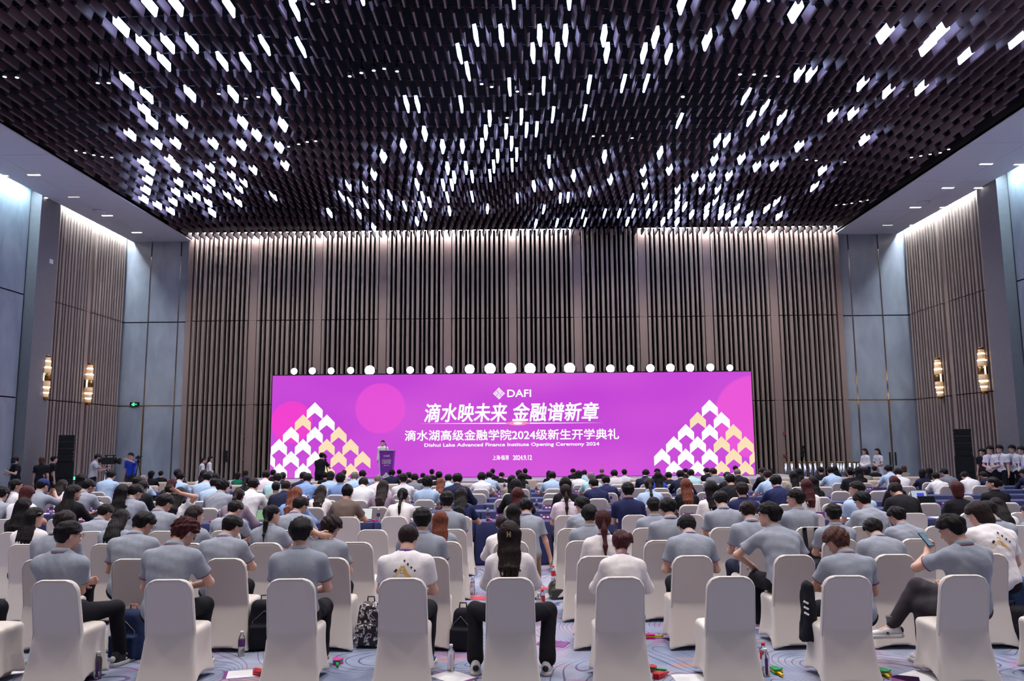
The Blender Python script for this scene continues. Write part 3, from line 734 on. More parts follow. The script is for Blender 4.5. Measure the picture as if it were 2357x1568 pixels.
# exit signs, wall plates, camera dome, slat-base sleeves
ex = emis('exit_green', (.10, .95, .35), 1.6)
for px, py, y, lb in ((309, 931, YB-.2, 'above the left stone door'), (172, 1101, 33.4, 'low beside the left loudspeaker stack')):
    p = at_y(px, py, y)
    t = thing('exit_sign', 'dark box exit sign with green running figure %s' % lb, 'exit sign', (p[0], y, p[2]))
    obj('case', MB().bb((-.22, 0, -.10), (.22, .06, .10)), blackm, t)
    obj('figure', MB().bb((-.07, -.012, -.07), (.02, 0, .07)).bb((-.12, -.012, -.05), (-.09, 0, .03)).bb((.05, -.012, -.02), (.12, 0, .02)), ex, t)
for px, py in ((519, 1041), (1847, 1030)):
    for k in range(3):
        p = at_y(px, py+k*9, YB-.42)
        tag(obj('wall_switch', MB().bb((p[0]-.09, YB-.42, p[2]-.07), (p[0]+.09, YB-.385, p[2]+.07)).bb((p[0]-.04, YB-.43, p[2]-.03), (p[0]+.04, YB-.42, p[2]+.03)), blackm),
            'small black control plate on %s slats, %s from top' % ('left stage wall' if px < 1000 else 'right stage wall', ORD[k+1]), 'switch', 'control plates on the slats')
for px, py in ((559, 1005), (558, 1058), (1806, 998), (1807, 1050)):
    p = at_y(px, py, YB-.31)
    tag(obj('fire_call_point', MB().bb((p[0]-.07, YB-.345, p[2]-.07), (p[0]+.07, YB-.302, p[2]+.07)).lathe([(.03, 0), (.02, .02)], 10, (p[0], YB-.35, p[2])), mat('call_point', srgb(150, 70, 66), .5)),
        '%s small square call point on the %s pilaster' % ('upper' if py < 1020 else 'lower', 'left' if px < 1000 else 'right'), 'call point', 'call points on pilasters')
p = at_x(115, 602, X0+.45)
t = thing('wall_sensor', 'small white box sensor high on the left slats', 'sensor', p)
obj('case', MB().bb((-.06, -.12, -.09), (.06, .12, .09)), mat('sensor_white', srgb(226, 226, 230), .5), t); obj('mount', MB().bb((-.1, -.03, -.2), (-.05, .03, .1)), blackm, t)
sleeve = mat('sleeve_steel', srgb(214, 214, 222), .18, 1.0)
for k, px in enumerate((1809, 1823, 1842, 1853, 1866, 1877, 1892, 1916, 1930, 1936, 1942, 1957, 1968, 1975)):  # silver-wrapped slat bases, built as free-standing cylinders
    p = at_y(px, 1085, YB-.95); r = .085
    t = thing('slat_sleeve', 'shiny metal slat-base sleeve, %s from left by the right slats' % ORD[k+1], 'cladding', (p[0], YB-.95, 0), 0, 'metal slat-base sleeves by the right slats')
    obj('tube', MB().lathe([(r, 0), (r, 1.12)], 16), sleeve, t); obj('cap', MB().lathe([(r, 1.12), (r*1.1, 1.13), (r*1.1, 1.16), (r*.9, 1.17)], 16), brass, t)
# ================================================================== chairs, armchairs, desks
ROWY = {1: 7.48, 2: 8.76, 3: 10.05, 4: 11.42, 5: 13.35, 6: 15.35, 7: 17.15, 8: 18.95, 9: 20.75, 10: 22.45, 11: 26.0, 12: 28.3}
ROWN = {1: 'backmost row', 2: 'second row from back', 3: 'third row from back', 4: 'fourth row from back', 5: 'fifth row from back', 6: 'sixth row from back',
        7: 'seventh row from back', 8: 'eighth row from back', 9: 'ninth row from back', 10: 'tenth row from back', 11: 'armchair row behind', 12: 'front armchair row'}
coverm = mat('chair_cover', srgb(222, 213, 206), .62, sheen=.3, bump=.06, bscale=400)
seamm = mat('chair_seam', srgb(236, 230, 230), .6)
def smoothstep(a, b, x): t = np.clip((x-a)/(b-a), 0, 1); return t*t*(3-2*t)
def back_f(P):
    x, y, z = P[:, 0], P[:, 1], P[:, 2]
    yc = np.where(z > .46, -.205-.10*(z-.46)/.47, -.205-.085*((.46-z)/.46)**1.4)      # recline above the seat, splayed legs below
    hw = np.where(z > .46, .226-.012*(z-.46)/.47, .226+.045*((.46-z)/.46)**1.6)
    t = .030+.012*np.clip((.46-z)/.46, 0, 1)
    # rounded outline of the back
    r = .11; cz = .93-r
    dx = np.abs(x)-(hw-r); dz = z-cz
    out = np.where((dz > 0) & (dx > 0), np.sqrt(np.maximum(dx, 0)**2+np.maximum(dz, 0)**2)-r, np.maximum(dx-r, dz-r))
    arch = .035*(1-np.clip(np.abs(x)/.25, 0, 1)**2)
    d = smax(out, np.abs(y-yc)-t, .028)
    return smax(d, -(z-.012-arch), .01)
def seat_f(P):
    x, y, z = P[:, 0], P[:, 1], P[:, 2]
    q = np.clip((.47-z)/.47, 0, 1)
    ty = np.clip((y-.0)/.27, -1, 1)
    hw = .222+q**2*(.020+.030*ty**2)-.022*np.sin(np.pi*np.clip(q, 0, 1))*(1-ty**2)
    yf = .225+.035*q**1.8; yr = -.205-.05*q
    yc = (yf+yr)/2; hy = (yf-yr)/2; r = .05
    dx = np.abs(x)-hw+r; dy = np.abs(y-yc)-hy+r
    d2 = np.minimum(np.maximum(dx, dy), 0)+np.sqrt(np.maximum(dx, 0)**2+np.maximum(dy, 0)**2)-r
    d = smax(d2*.9, z-.475-.012*np.cos(np.clip(x*6, -1.5, 1.5)), .05)
    sx = np.clip(np.abs(x)/.26, 0, 1); sy = np.clip(np.abs(y-yc)/hy, 0, 1)
    arch = .012+.05*(1-sx**2)*(sy > .8)+.06*(1-sy**2)*(sx >= .5)
    return smax(d, -(z-arch), .012)
back_me = nets('back_cover', back_f, (-.32, -.38, -.02), (.32, -.12, .97), .0125)
seat_me = nets('seat_cover', seat_f, (-.34, -.32, -.03), (.34, .32, .54), .014)
pts = []
for s in np.linspace(0, 1, 40):
    # outline of the back's rear edge, left foot over the top to the right foot
    if s < .4: z = .06+s/.4*(.82-.06); x = -1
    elif s > .6: z = .06+(1-s)/.4*(.82-.06); x = 1
    else: z = None
    if z is not None:
        hw = (.226-.012*(z-.46)/.47) if z > .46 else .226+.045*((.46-z)/.46)**1.6
        pts.append((x*(hw-.004), z))
    else:
        t = (s-.4)/.2; w = .2145; r = .11
        L1 = r*math.pi/2; L2 = 2*(w-r); u = t*(2*L1+L2)
        if u < L1: a = math.pi-u/r; pts.append((-(w-r)+r*math.cos(a), .82+r*math.sin(a)))
        elif u < L1+L2: pts.append((-(w-r)+(u-L1), .93))
        else: a = math.pi/2-(u-L1-L2)/r; pts.append(((w-r)+r*math.cos(a), .82+r*math.sin(a)))
def _yr(z): return (-.205-.10*(z-.46)/.47 if z > .46 else -.205-.085*((.46-z)/.46)**1.4)
seam_me = MB().tube([(x*.985, _yr(min(z, .93))-.024, z-.006) for x, z in pts], .0045, 5).mesh('seam')
for me_, mm in ((back_me, coverm), (seat_me, coverm), (seam_me, seamm)): me_.materials.append(mm)
CHAIRS = {k: [] for k in ROWY}
def put_chair(row, x, rz=0.0, empty=False):
    if any(abs(c[0]-x) < .5 for c in CHAIRS[row]): return
    CHAIRS[row].append((x, rz, empty))
def build_chairs():
    for row in sorted(CHAIRS):
        if row > 10: continue
        lst = sorted(CHAIRS[row])
        for i, (x, rz, empty) in enumerate(lst):
            t = thing('banquet_chair', '%s white covered banquet chair, %s from left in %s' % ('empty' if empty else 'occupied', ORD[i+1], ROWN[row]), 'chair', (x, ROWY[row], 0), rz, 'white covered banquet chairs'); t.scale = (1, 1, 1.03)
            obj('back_cover', back_me, coverm, t); obj('seat_cover', seat_me, coverm, t)
            if row <= 5: obj('seam', seam_me, seamm, t)
# near rows: chairs where the photograph shows their backs (pixel of the top centre); * = nobody sits there
for row, lst in {1: [-70, 130, 388, 668, 925, 1173, 1426, '1680*', 1950, 2218, 2470], 2: [-130, 100, 305, 522, 757, 985, 1375, 1592, 1826, 2056, 2272],
                 3: [60, 250, 434, 612, '818*', 1022, 1175, 1342, 1522, 1745, 1935, '2112*', 2300], 4: [33, 213, 377, 520, 668, '858*', 1038, 1196, 1318, 1490, '1668*', 1865, '1990*', 2165, 2345],
                 5: ['5*', '138*', '520*', '660*', 797, '908*', '1462*', '1590*', '1868*', '2104*', '2350*']}.items():
    for q in lst:
        e = isinstance(q, str); px = float(q[:-1]) if e else q
        put_chair(row, at_y(px, {1: 1328, 2: 1278, 3: 1245, 4: 1218, 5: 1183}[row], ROWY[row]-.3)[0], random.uniform(-.03, .03), e)

# cream armchairs of the front rows
cream = mat('armchair_leather', srgb(206, 188, 172), .55, noise=.03)
def rbox(name, a, b, r=.05, cell=.025):
    a = np.array(a); b = np.array(b); c = (a+b)/2; h = (b-a)/2-r
    def f(P):
        q = np.abs(P-c)-h
        return np.minimum(q.max(1), 0)+np.sqrt((np.maximum(q, 0)**2).sum(1))-r
    return nets(name, f, a-.06, b+.06, cell)
ac_parts = [('backrest', rbox('backrest', (-.42, -.42, .12), (.42, -.20, .84))), ('seat', rbox('seat', (-.34, -.22, .14), (.34, .36, .44))),
            ('armrest', rbox('armrest', (-.46, -.40, .1), (-.32, .36, .62))), ('armrest', rbox('armrest', (.32, -.40, .1), (.46, .36, .62)))]
for _, me_ in ac_parts: me_.materials.append(cream)
legme = MB().lathe([(.02, 0), (.03, .13)], 8).mesh('leg'); legme.materials.append(blackm)
def build_armchairs(taken):
    for row in (11, 12):
        xs = list(taken.get(row, []))
        for x in np.arange(-14.0, 13.9, .5):
            if all(abs(x-q) > .97 for q in xs) and not (row == 12 and abs(x) < .4): xs.append(float(x))
        for i, x in enumerate(sorted(xs)):
            t = thing('armchair', 'cream boxy armchair, %s from left in the %s' % (ORD[i+1], 'front row by the stage' if row == 12 else 'armchair row before the desks'), 'armchair', (x, ROWY[row], 0), random.uniform(-.02, .02), 'cream armchairs by the stage')
            for nm, me_ in ac_parts: obj(nm, me_, cream, t)
            for lx in (-.38, .38):
                for ly in (-.36, .3): obj('leg', legme, blackm, t, loc=(lx, ly, 0))
# desks: one cloth-draped table after the other in each row
navy = mat('tablecloth_navy', srgb(24, 34, 92), .75, noise=.06, nscale=3, sheen=.2)
DESKY = {5: 14.2, 6: 16.25, 7: 18.1, 8: 19.9, 9: 21.7, 10: 23.4}
TW, TD, TZ = 1.8, .50, .75
def desk_mesh():
    n = 96; b = MB(); rings = []
    for k, (z, off, amp) in enumerate(((TZ, -.02, 0), (TZ, 0, 0), (TZ-.015, .012, 0), (.45, .018, .006), (.22, .022, .014), (.02, .026, .020))):
        ring = []
        per = 2*(TW-.01+TD)
        for i in range(n):
            u = i/n*per
            if u < TW-.01: x, y, nx, ny = -TW/2+.005+u, 0, 0, -1
            elif u < TW-.01+TD: x, y, nx, ny = TW/2-.005, u-(TW-.01), 1, 0
            elif u < 2*(TW-.01)+TD: x, y, nx, ny = TW/2-.005-(u-(TW-.01)-TD), TD, 0, 1
            else: x, y, nx, ny = -TW/2+.005, TD-(u-2*(TW-.01)-TD), -1, 0
            o_ = off*abs(ny)+amp*math.sin(u*23+math.sin(u*5)*2)*abs(ny)
            ring.append((x+nx*min(0, off), y+ny*o_, z))
        rings.append(ring)
    vs = [p for r in rings for p in r]; fs = [tuple(range(n))]
    for r in range(len(rings)-1):
        for i in range(n): fs.append((r*n+i, (r+1)*n+i, (r+1)*n+(i+1) % n, r*n+(i+1) % n))
    b.add(vs, fs, True); me = b.mesh('tablecloth'); me.polygons[0].use_smooth = False; return me
desk_me = desk_mesh(); desk_me.materials.append(navy)
ttop = MB().bb((-TW/2+.02, .02, TZ-.04), (TW/2-.02, TD-.02, TZ-.006)).mesh('table_top'); ttop.materials.append(mat('table_board', srgb(140, 120, 100), .6))
for row, y in DESKY.items():
    half = {5: 12.6, 6: 13.0, 7: 13.6, 8: 14.0, 9: 14.4, 10: 14.4}[row]
    xs = np.arange(-int(half/TW), int(half/TW)+1)*TW+.05
    for i, x in enumerate(xs):
        t = thing('desk', 'navy cloth covered desk, %s from left in desk row before %s' % (ORD[i+1], ROWN[row]), 'desk', (x, y+random.uniform(-.01, .01), 0), 0, 'navy covered desks')
        obj('tablecloth', desk_me, navy, t); obj('table_top', ttop, None, t)
# ================================================================== people
def rx(a): c, s = math.cos(a), math.sin(a); return np.array([[1, 0, 0], [0, c, -s], [0, s, c]])
def rz_(a): c, s = math.cos(a), math.sin(a); return np.array([[c, -s, 0], [s, c, 0], [0, 0, 1]])
def ry(a): c, s = math.cos(a), math.sin(a); return np.array([[c, 0, s], [0, 1, 0], [-s, 0, c]])
D2R = math.pi/180
def unit(v): v = np.asarray(v, float); return v/(np.linalg.norm(v)+1e-9)
def ik(S, W, l1, l2, pole):
    d = W-S; L = np.linalg.norm(d); L = min(L, (l1+l2)*.995); u = unit(d); W = S+u*L
    a = (l1*l1-l2*l2+L*L)/(2*L); h = math.sqrt(max(l1*l1-a*a, 0))
    p = np.asarray(pole, float); p = unit(p-u*(p@u))
    return S+u*a+p*h, W
def hand_prims(W, d, n, side, curl=.5):
    """palm, four fingers of unequal length and a thumb; d = pointing direction, n = palm normal"""
    d = unit(d); n = unit(n-d*(n@d)); s = np.cross(d, n)*side
    pr = [('c', W, W+d*.045, .024, .026, .02), ('c', W+d*.03+s*.02, W+d*.085+s*.022, .016, .013, .02), ('c', W+d*.03-s*.018, W+d*.082-s*.02, .016, .013, .02),
          ('c', W+d*.05, W+d*.088, .018, .014, .02)]
    for k, (o_, ln) in enumerate(((.031, .068), (.011, .078), (-.009, .072), (-.028, .055))):
        p = W+d*.086+s*o_; a = 0.0; q = d
        for j, f_ in enumerate((.45, .32, .23)):
            a += curl*(.55, .75, .5)[j]; q = d*math.cos(a)+n*math.sin(a); e = p+q*ln*f_*1.05
            pr.append(('c', p, e, .0095-.0008*j, .0088-.0008*j, .004)); p = e
    p = W+d*.025+s*.028; q = unit(d*.7+s*.75+n*.25); e = p+q*.038; pr.append(('c', p, e, .013, .0105, .012))
    q = unit(d+s*.15+n*.45); pr.append(('c', e, e+q*.034, .0105, .0088, .004))
    return pr
ARCH = {}
class Arch: pass
def make_arch(key, sex='m', lean=3, hunch=8, hp=8, hy=0, roll=0, arms=(('lap', None), ('lap', None)), legs='sit', stand=False, tw=0):
    """joints of one posture (facing +Y, hips above the origin); angles in degrees, positive yaw turns to the left"""
    A = Arch(); A.key = key; A.sex = sex; A.cache = {}; A.stand = stand; A.legs = legs
    def dr(a): a *= D2R; return np.array([0, math.sin(a), math.cos(a)])
    z0 = .95 if stand else .565
    A.P0 = P0 = np.array([0, 0, z0]); T = rz_(tw*D2R)
    A.s1 = s1 = dr(lean); A.s2 = s2 = T@dr(lean+hunch); A.s3 = s3 = T@dr(lean*.5+hunch+hp*.55)
    A.chest = P0+.30*s1; A.neck = A.chest+.225*s2; A.hb = A.neck+.075*s3
    A.HR = HR = rz_((hy+tw)*D2R)@ry(roll*D2R)@rx(-hp*D2R)
    A.hc = A.hb+HR@np.array([0, .022, .092]); A.top = A.hc+HR@np.array([0, -.015, .108]); A.top[2] = (A.hc+np.array([0, 0, .112]))[2]
    sw = .178 if sex == 'm' else .152; A.sh = {}; A.el = {}; A.wr = {}; A.hand = {}
    sc_ = A.neck-.084*s2
    for sd, (mode, w) in zip((-1, 1), arms):
        S = sc_+T@np.array([sd*sw, .008, 0]); curl = .55
        q = T@np.array([sd, 0, 0]); f_ = T@np.array([0, 1, 0])
        if mode == 'lap': W = P0+np.array([sd*.07, .34, .12]); pole = q*.9-f_*.5+np.array([0, 0, -.6]); hd = np.array([-sd*.5, .8, .1]); pn = np.array([-sd*.3, 0, 1.0]); curl = .8
        elif mode == 'lapw': W = P0+np.array([sd*.05, .36, .14]); pole = q*1.5-f_*.3+np.array([0, 0, -.3]); hd = np.array([-sd*.6, .7, .1]); pn = np.array([-sd*.3, 0, 1.0]); curl = .8
        elif mode == 'desk': W = P0+np.array([sd*.14, .47, .22]); pole = q*1.0+np.array([0, 0, -1]); hd = np.array([-sd*.4, .9, 0]); pn = np.array([0, 0, -1.0]); curl = .3
        elif mode == 'cross': W = sc_+s2*-.20+T@np.array([-sd*.10, .20, 0]); pole = q*.8+np.array([0, 0, -1]); hd = np.array([-sd*1., .1, .1]); pn = np.array([0, -1., 0]); curl = .5
        elif mode == 'down': W = sc_+np.array([sd*(sw+.05), .03, -.53]); pole = -f_; hd = np.array([0, .1, -1.]); pn = np.array([-sd, 0, 0.]); curl = .35
        elif mode == 'clasp': W = P0+np.array([sd*.03, .17, .08]); pole = q*1.0-f_*.4; hd = np.array([-sd*.8, .3, -.4]); pn = np.array([0, -1., .2]); curl = .6
        else: W = np.asarray(w[0], float); pole = np.asarray(w[1], float); hd = np.asarray(w[2], float); pn = np.asarray(w[3], float); curl = w[4] if len(w) > 4 else .5
        E, W = ik(S, W, .285, .25, pole); A.sh[sd], A.el[sd], A.wr[sd] = S, E, W; A.hand[sd] = (hd, pn, curl)
    hx = .095; A.hip = {}; A.kn = {}; A.an = {}; A.toe = {}
    for sd in (-1, 1):
        A.hip[sd] = P0+np.array([sd*hx, .02, -.02])
        if stand: A.kn[sd] = np.array([sd*.10, .02, .50]); A.an[sd] = np.array([sd*.105, -.03, .085]); A.toe[sd] = np.array([sd*.05, 1, 0])
        elif legs == 'spread': A.kn[sd] = np.array([sd*.35, .34, .53]); A.an[sd] = np.array([sd*.33, .16, .095]); A.toe[sd] = np.array([sd*.15, 1, 0])
        elif legs == 'crossleft':                      # one shin laid over the other knee, both towards the left
            if sd == 1: A.kn[sd] = np.array([-.20, .42, .68]); A.an[sd] = np.array([-.42, .50, .30]); A.toe[sd] = np.array([-.9, .3, -.1])
            else: A.kn[sd] = np.array([-.20, .38, .52]); A.an[sd] = np.array([-.22, .36, .095]); A.toe[sd] = np.array([-.2, 1, 0])
        elif legs == 'out': A.kn[sd] = np.array([sd*.16+.12, .44, .53]); A.an[sd] = np.array([sd*.15+.16, .50, .095]); A.toe[sd] = np.array([.25, 1, 0])
        elif legs == 'side': A.kn[sd] = np.array([-.40, .20+sd*.12, .53]); A.an[sd] = np.array([-.46, .20+sd*.12, .095]); A.toe[sd] = np.array([-1, .2, 0])
        else: A.kn[sd] = np.array([sd*.15, .43, .53]); A.an[sd] = np.array([sd*.15, .40, .095]); A.toe[sd] = np.array([sd*.15, 1, 0])
    ARCH[key] = A
    return A
def head_prims(A, k=.02):
    H = lambda *p: A.hc+A.HR@np.array(p)
    return [('c', A.neck-.03*A.s2, H(0, -.018, -.045), .062 if A.sex == 'm' else .052, .054 if A.sex == 'm' else .047, .03),
            ('e', H(0, -.010, .018), (.076, .096, .092), A.HR, .03), ('e', H(0, .030, -.045), (.058, .066, .072), A.HR, .03),
            ('c', H(0, .085, -.005), H(0, .104, -.028), .011, .014, .016), ('e', H(0, .072, -.098), (.030, .022, .020), A.HR, .02),
            ('c', H(-.022, .091, -.062), H(.022, .091, -.062), .0085, .0085, .006),
            ('e', H(-.030, .083, .022), (.024, .012, .010), A.HR, .012), ('e', H(.030, .083, .022), (.024, .012, .010), A.HR, .012),
            ('e', H(-.078, -.006, -.012), (.010, .020, .032), A.HR@rz_(-.35), .008), ('e', H(.078, -.006, -.012), (.010, .020, .032), A.HR@rz_(.35), .008)]
def body_mesh(A):
    if 'body' in A.cache: return A.cache['body']
    R1 = np.stack([np.array([1., 0, 0]), np.cross(A.s1, [1., 0, 0]), A.s1], 1); R2 = np.stack([unit(np.cross(np.array([0, 1., 0]), A.s2)), np.cross(A.s2, unit(np.cross(np.array([0, 1., 0]), A.s2))), A.s2], 1)
    pr = [('e', A.P0, (.145, .105, .095), R1, .05), ('e', A.P0+.15*A.s1, (.125, .09, .14), R1, .06), ('e', A.chest+.06*A.s2, (.145, .095, .15), R2, .06)]
    for sd in (-1, 1):
        pr += [('c', A.neck-.045*A.s2, A.sh[sd], .040, .040, .05), ('c', A.sh[sd], A.el[sd], .044, .037, .03), ('c', A.el[sd], A.wr[sd], .038, .026, .02)]
        hd, pn, cu = A.hand[sd]; fd = unit(A.wr[sd]-A.el[sd])
        pr += hand_prims(A.wr[sd], unit(hd)*.6+fd*.4, np.asarray(pn, float), -sd, cu)
        pr += [('c', A.hip[sd], A.kn[sd], .076, .052, .05), ('c', A.kn[sd], A.an[sd], .050, .034, .03), ('c', A.an[sd], A.an[sd]+unit(A.toe[sd])*.11+np.array([0, 0, -.045]), .030, .026, .02)]
    pr += head_prims(A)
    lo, hi = prims_bounds(pr, .03)
    me = nets('body', prims_sdf(pr), lo, hi, .0098); A.cache['body'] = me
    return me
def shirt_prims(A, sl, fat=0.0):
    R1 = np.stack([np.array([1., 0, 0]), np.cross(A.s1, [1., 0, 0]), A.s1], 1); e = unit(np.cross(np.array([0, 1., 0]), A.s2)); R2 = np.stack([e, np.cross(A.s2, e), A.s2], 1)
    w = 1.0 if A.sex == 'm' else .90
    pr = [('e', A.P0+.01*A.s1, (.178*w, .142, .12), R1, .06), ('e', A.P0+.16*A.s1, (.165*w, .122, .16), R1, .09), ('e', A.chest+.07*A.s2-.012*np.cross(e, A.s2)*-1, (.185*w, .125, .175), R2, .09)]
    for sd in (-1, 1):
        pr += [('c', A.neck-.040*A.s2, A.sh[sd]+np.array([0, 0, .004]), .046, .048, .09)]
        if sl == 'short': pr += [('c', A.sh[sd], A.sh[sd]+(A.el[sd]-A.sh[sd])*.72, .054, .064, .06)]
        else: pr += [('c', A.sh[sd], A.el[sd], .056, .054, .06), ('c', A.el[sd], A.wr[sd]-unit(A.wr[sd]-A.el[sd])*.02, .054, .043, .03)]
    return pr
def fold(P, amp, seed):
    r = np.random.default_rng(seed); d = np.zeros(len(P), np.float32)
    for i in range(5):
        k = r.normal(size=3)*(9+7*i); d += np.sin(P@k.astype(np.float32)+r.uniform(0, 6.3)).astype(np.float32)/(1+i*.7)
    return d*amp
def shirt_mesh(A, sl):
    if ('shirt', sl) in A.cache: return A.cache[('shirt', sl)]
    pr = shirt_prims(A, sl); base = prims_sdf(pr, .004)
    sd0 = hash(A.key) % 97 if False else sum(map(ord, A.key))
    def f(P):
        d = base(P)+fold(P, .0038, sd0)+fold(P*np.array([2.2, 2.2, .9], np.float32), .0016, sd0+1)
        d = smax(d, -sd_cone(P, A.neck-.02*A.s2, A.neck+.2*A.s3, .060, .075), .01)
        if sl == 'short':
            for s_ in (-1, 1):
                u = unit(A.el[s_]-A.sh[s_]); t = (P-A.sh[s_])@u.astype(np.float32)-.185
                near = sd_cone(P, A.sh[s_], A.el[s_], .12, .12)
                d = np.where((near < 0) & (t > -.03), smax(d, t.astype(np.float32), .008), d)
        return d
    lo, hi = prims_bounds(pr, .04)
    me = nets('shirt', f, lo, hi, .0115); A.cache[('shirt', sl)] = me
    return me
def trousers_mesh(A, wide=1.0, short=False):
    k = ('tr', wide, short)
    if k in A.cache: return A.cache[k]
    R1 = np.stack([np.array([1., 0, 0]), np.cross(A.s1, [1., 0, 0]), A.s1], 1)
    pr = [('e', A.P0+np.array([0, 0, -.005]), (.165, .125, .105), R1, .05)]
    for sd in (-1, 1):
        pr += [('c', A.hip[sd], A.kn[sd], .096, .074, .06)]
        an = A.kn[sd]+(A.an[sd]-A.kn[sd])*(.93 if not short else .35)
        pr += [('c', A.kn[sd], an, .071, .056*wide, .03)]
    b = prims_sdf(pr); lo, hi = prims_bounds(pr, .03); sd0 = sum(map(ord, A.key))+5
    me = nets('trousers', lambda P: b(P)+fold(P, .003, sd0), lo, hi, .0125); A.cache[k] = me
    return me
def band(c, ax, r0, r1, z0, z1, up=None, n=28, th=.006, sq=.86, gap=0):
    """collar-like band: ellipse around axis ax through c, from z0 to z1"""
    ax = unit(ax); e = unit(np.cross(np.array([0, 1., 0]), ax)); f_ = np.cross(ax, e); vs = []; fs = []
    for (r, z) in ((r0, z0), (r1, z1), (r1-th, z1), (r0-th, z0)):
        for k in range(n):
            a = 2*math.pi*k/n
            lift = -.018*max(0, math.sin(a)) if z == z1 else 0
            vs.append(c+ax*(z+lift-.028*max(0, math.sin(a)))+e*r*math.cos(a)+f_*r*sq*math.sin(a)*1.1)
    for i in range(4):
        for k in range(n): fs.append((i*n+k, i*n+(k+1) % n, ((i+1) % 4)*n+(k+1) % n, ((i+1) % 4)*n+k))
    return MB().add(vs, fs, True)
def collar_mesh(A, what):
    if what in A.cache: return A.cache[what]
    c = A.neck-.012*A.s2; ax = unit(A.s3*.55+A.s2*.45)
    if what == 'collar': b = band(c, ax, .094, .071, .010, .062)
    elif what == 'stripe': b = band(c, ax, .0958, .0925, .010, .018, th=.004)
    else: b = band(c, ax, .074, .069, .022, .044, th=.003)
    A.cache[what] = b.mesh(what); return A.cache[what]
def cuff_mesh(A, sd):
    k = ('cuff', sd)
    if k not in A.cache:
        u = unit(A.el[sd]-A.sh[sd]); c = A.sh[sd]+u*.181
        e = unit(np.cross(u, np.array([.3, .2, 1.]))); f_ = np.cross(u, e); vs = []; fs = []; n = 24
        for r, z in ((.069, -.004), (.069, .004), (.055, .004), (.055, -.004)):
            for q in range(n):
                a = 2*math.pi*q/n; vs.append(c+u*z+r*(e*math.cos(a)+f_*math.sin(a)))
        for i in range(4):
            for q in range(n): fs.append((i*n+q, i*n+(q+1) % n, ((i+1) % 4)*n+(q+1) % n, ((i+1) % 4)*n+q))
        A.cache[k] = MB().add(vs, fs, True).mesh('cuff')
    return A.cache[k]
# ---- hair: head-local styles, and styles that hang with gravity over one posture's back
HAIR = {}
def hair_cap(P, infl, low, front, noise, seed, fade=0.0, side=-.03):
    x, y, z = P[:, 0], P[:, 1], P[:, 2]
    th = infl-fade*(1-smoothstep(-.06, .05, z))
    d = sd_ell(P, (0, -.012, .020), (.077, .098, .092))-th
    r = np.random.default_rng(seed); n = np.zeros(len(P), np.float32)
    for i in range(6):
        k = r.normal(size=3)*np.array([80, 60, 40])*(1+.35*i); n += np.sin(P@k.astype(np.float32)+r.uniform(0, 6.3)).astype(np.float32)
    d = d+n*noise*.35
    nape = sd_cone(P, (0, -.038, .0), (0, -.030, -.075), .066+th*.4, .049)+n*noise*.2
    d = smin(d, nape, .03)
    g = (y-(front-.012+1.35*np.clip(z-.012, 0, 1)-.045*smoothstep(.0, -.05, z)))*.62   # hairline: behind the ears, climbing to the forehead
    g = smax(g, (low-.012-z)-.35*np.clip(np.abs(x)-.02, 0, 1), .012)
    s_ = np.where((z < .014) & (np.abs(x) > .050), (y+.020), -1.0)   # free ears
    return smax(smax(d, g, .012), s_.astype(np.float32), .008)
def hair_local(style):
    if style in HAIR: return HAIR[style]
    sp = {'sh': (.021, -.062, .030, .004, 1, .010), 'sh2': (.025, -.058, .040, .006, 2, .012), 'mo': (.031, -.072, .050, .007, 3, .006), 'sp': (.026, -.060, .045, .011, 4, .012),
          'bz': (.014, -.060, .022, .002, 5, .006), 'bo': (.026, -.10, .046, .004, 6, 0), 'tight': (.012, -.072, .034, .003, 7, .002), 'ba': (.006, -.055, .010, .002, 8, 0)}[style]
    if style == 'bo':
        def f(P):
            d = hair_cap(P, .024, -.13, .045, .004, 6)
            e = sd_cone(P, (0, -.045, .03), (0, -.058, -.085), .088, .075)+fold(P, .004, 11)
            e = smax(e, P[:, 1]-.03, .02)
            return smin(d, e, .03)
    elif style == 'ba':
        def f(P):
            d = hair_cap(P, .006, -.055, .01, .002, 8)
            return smax(d, -(sd_ell(P, (0, .01, .10), (.075, .10, .065))), .01)
    else:
        def f(P): return hair_cap(P, *sp)
    HAIR[style] = nets('hair', f, (-.16, -.19, -.22), (.16, .16, .17), .0072)
    return HAIR[style]
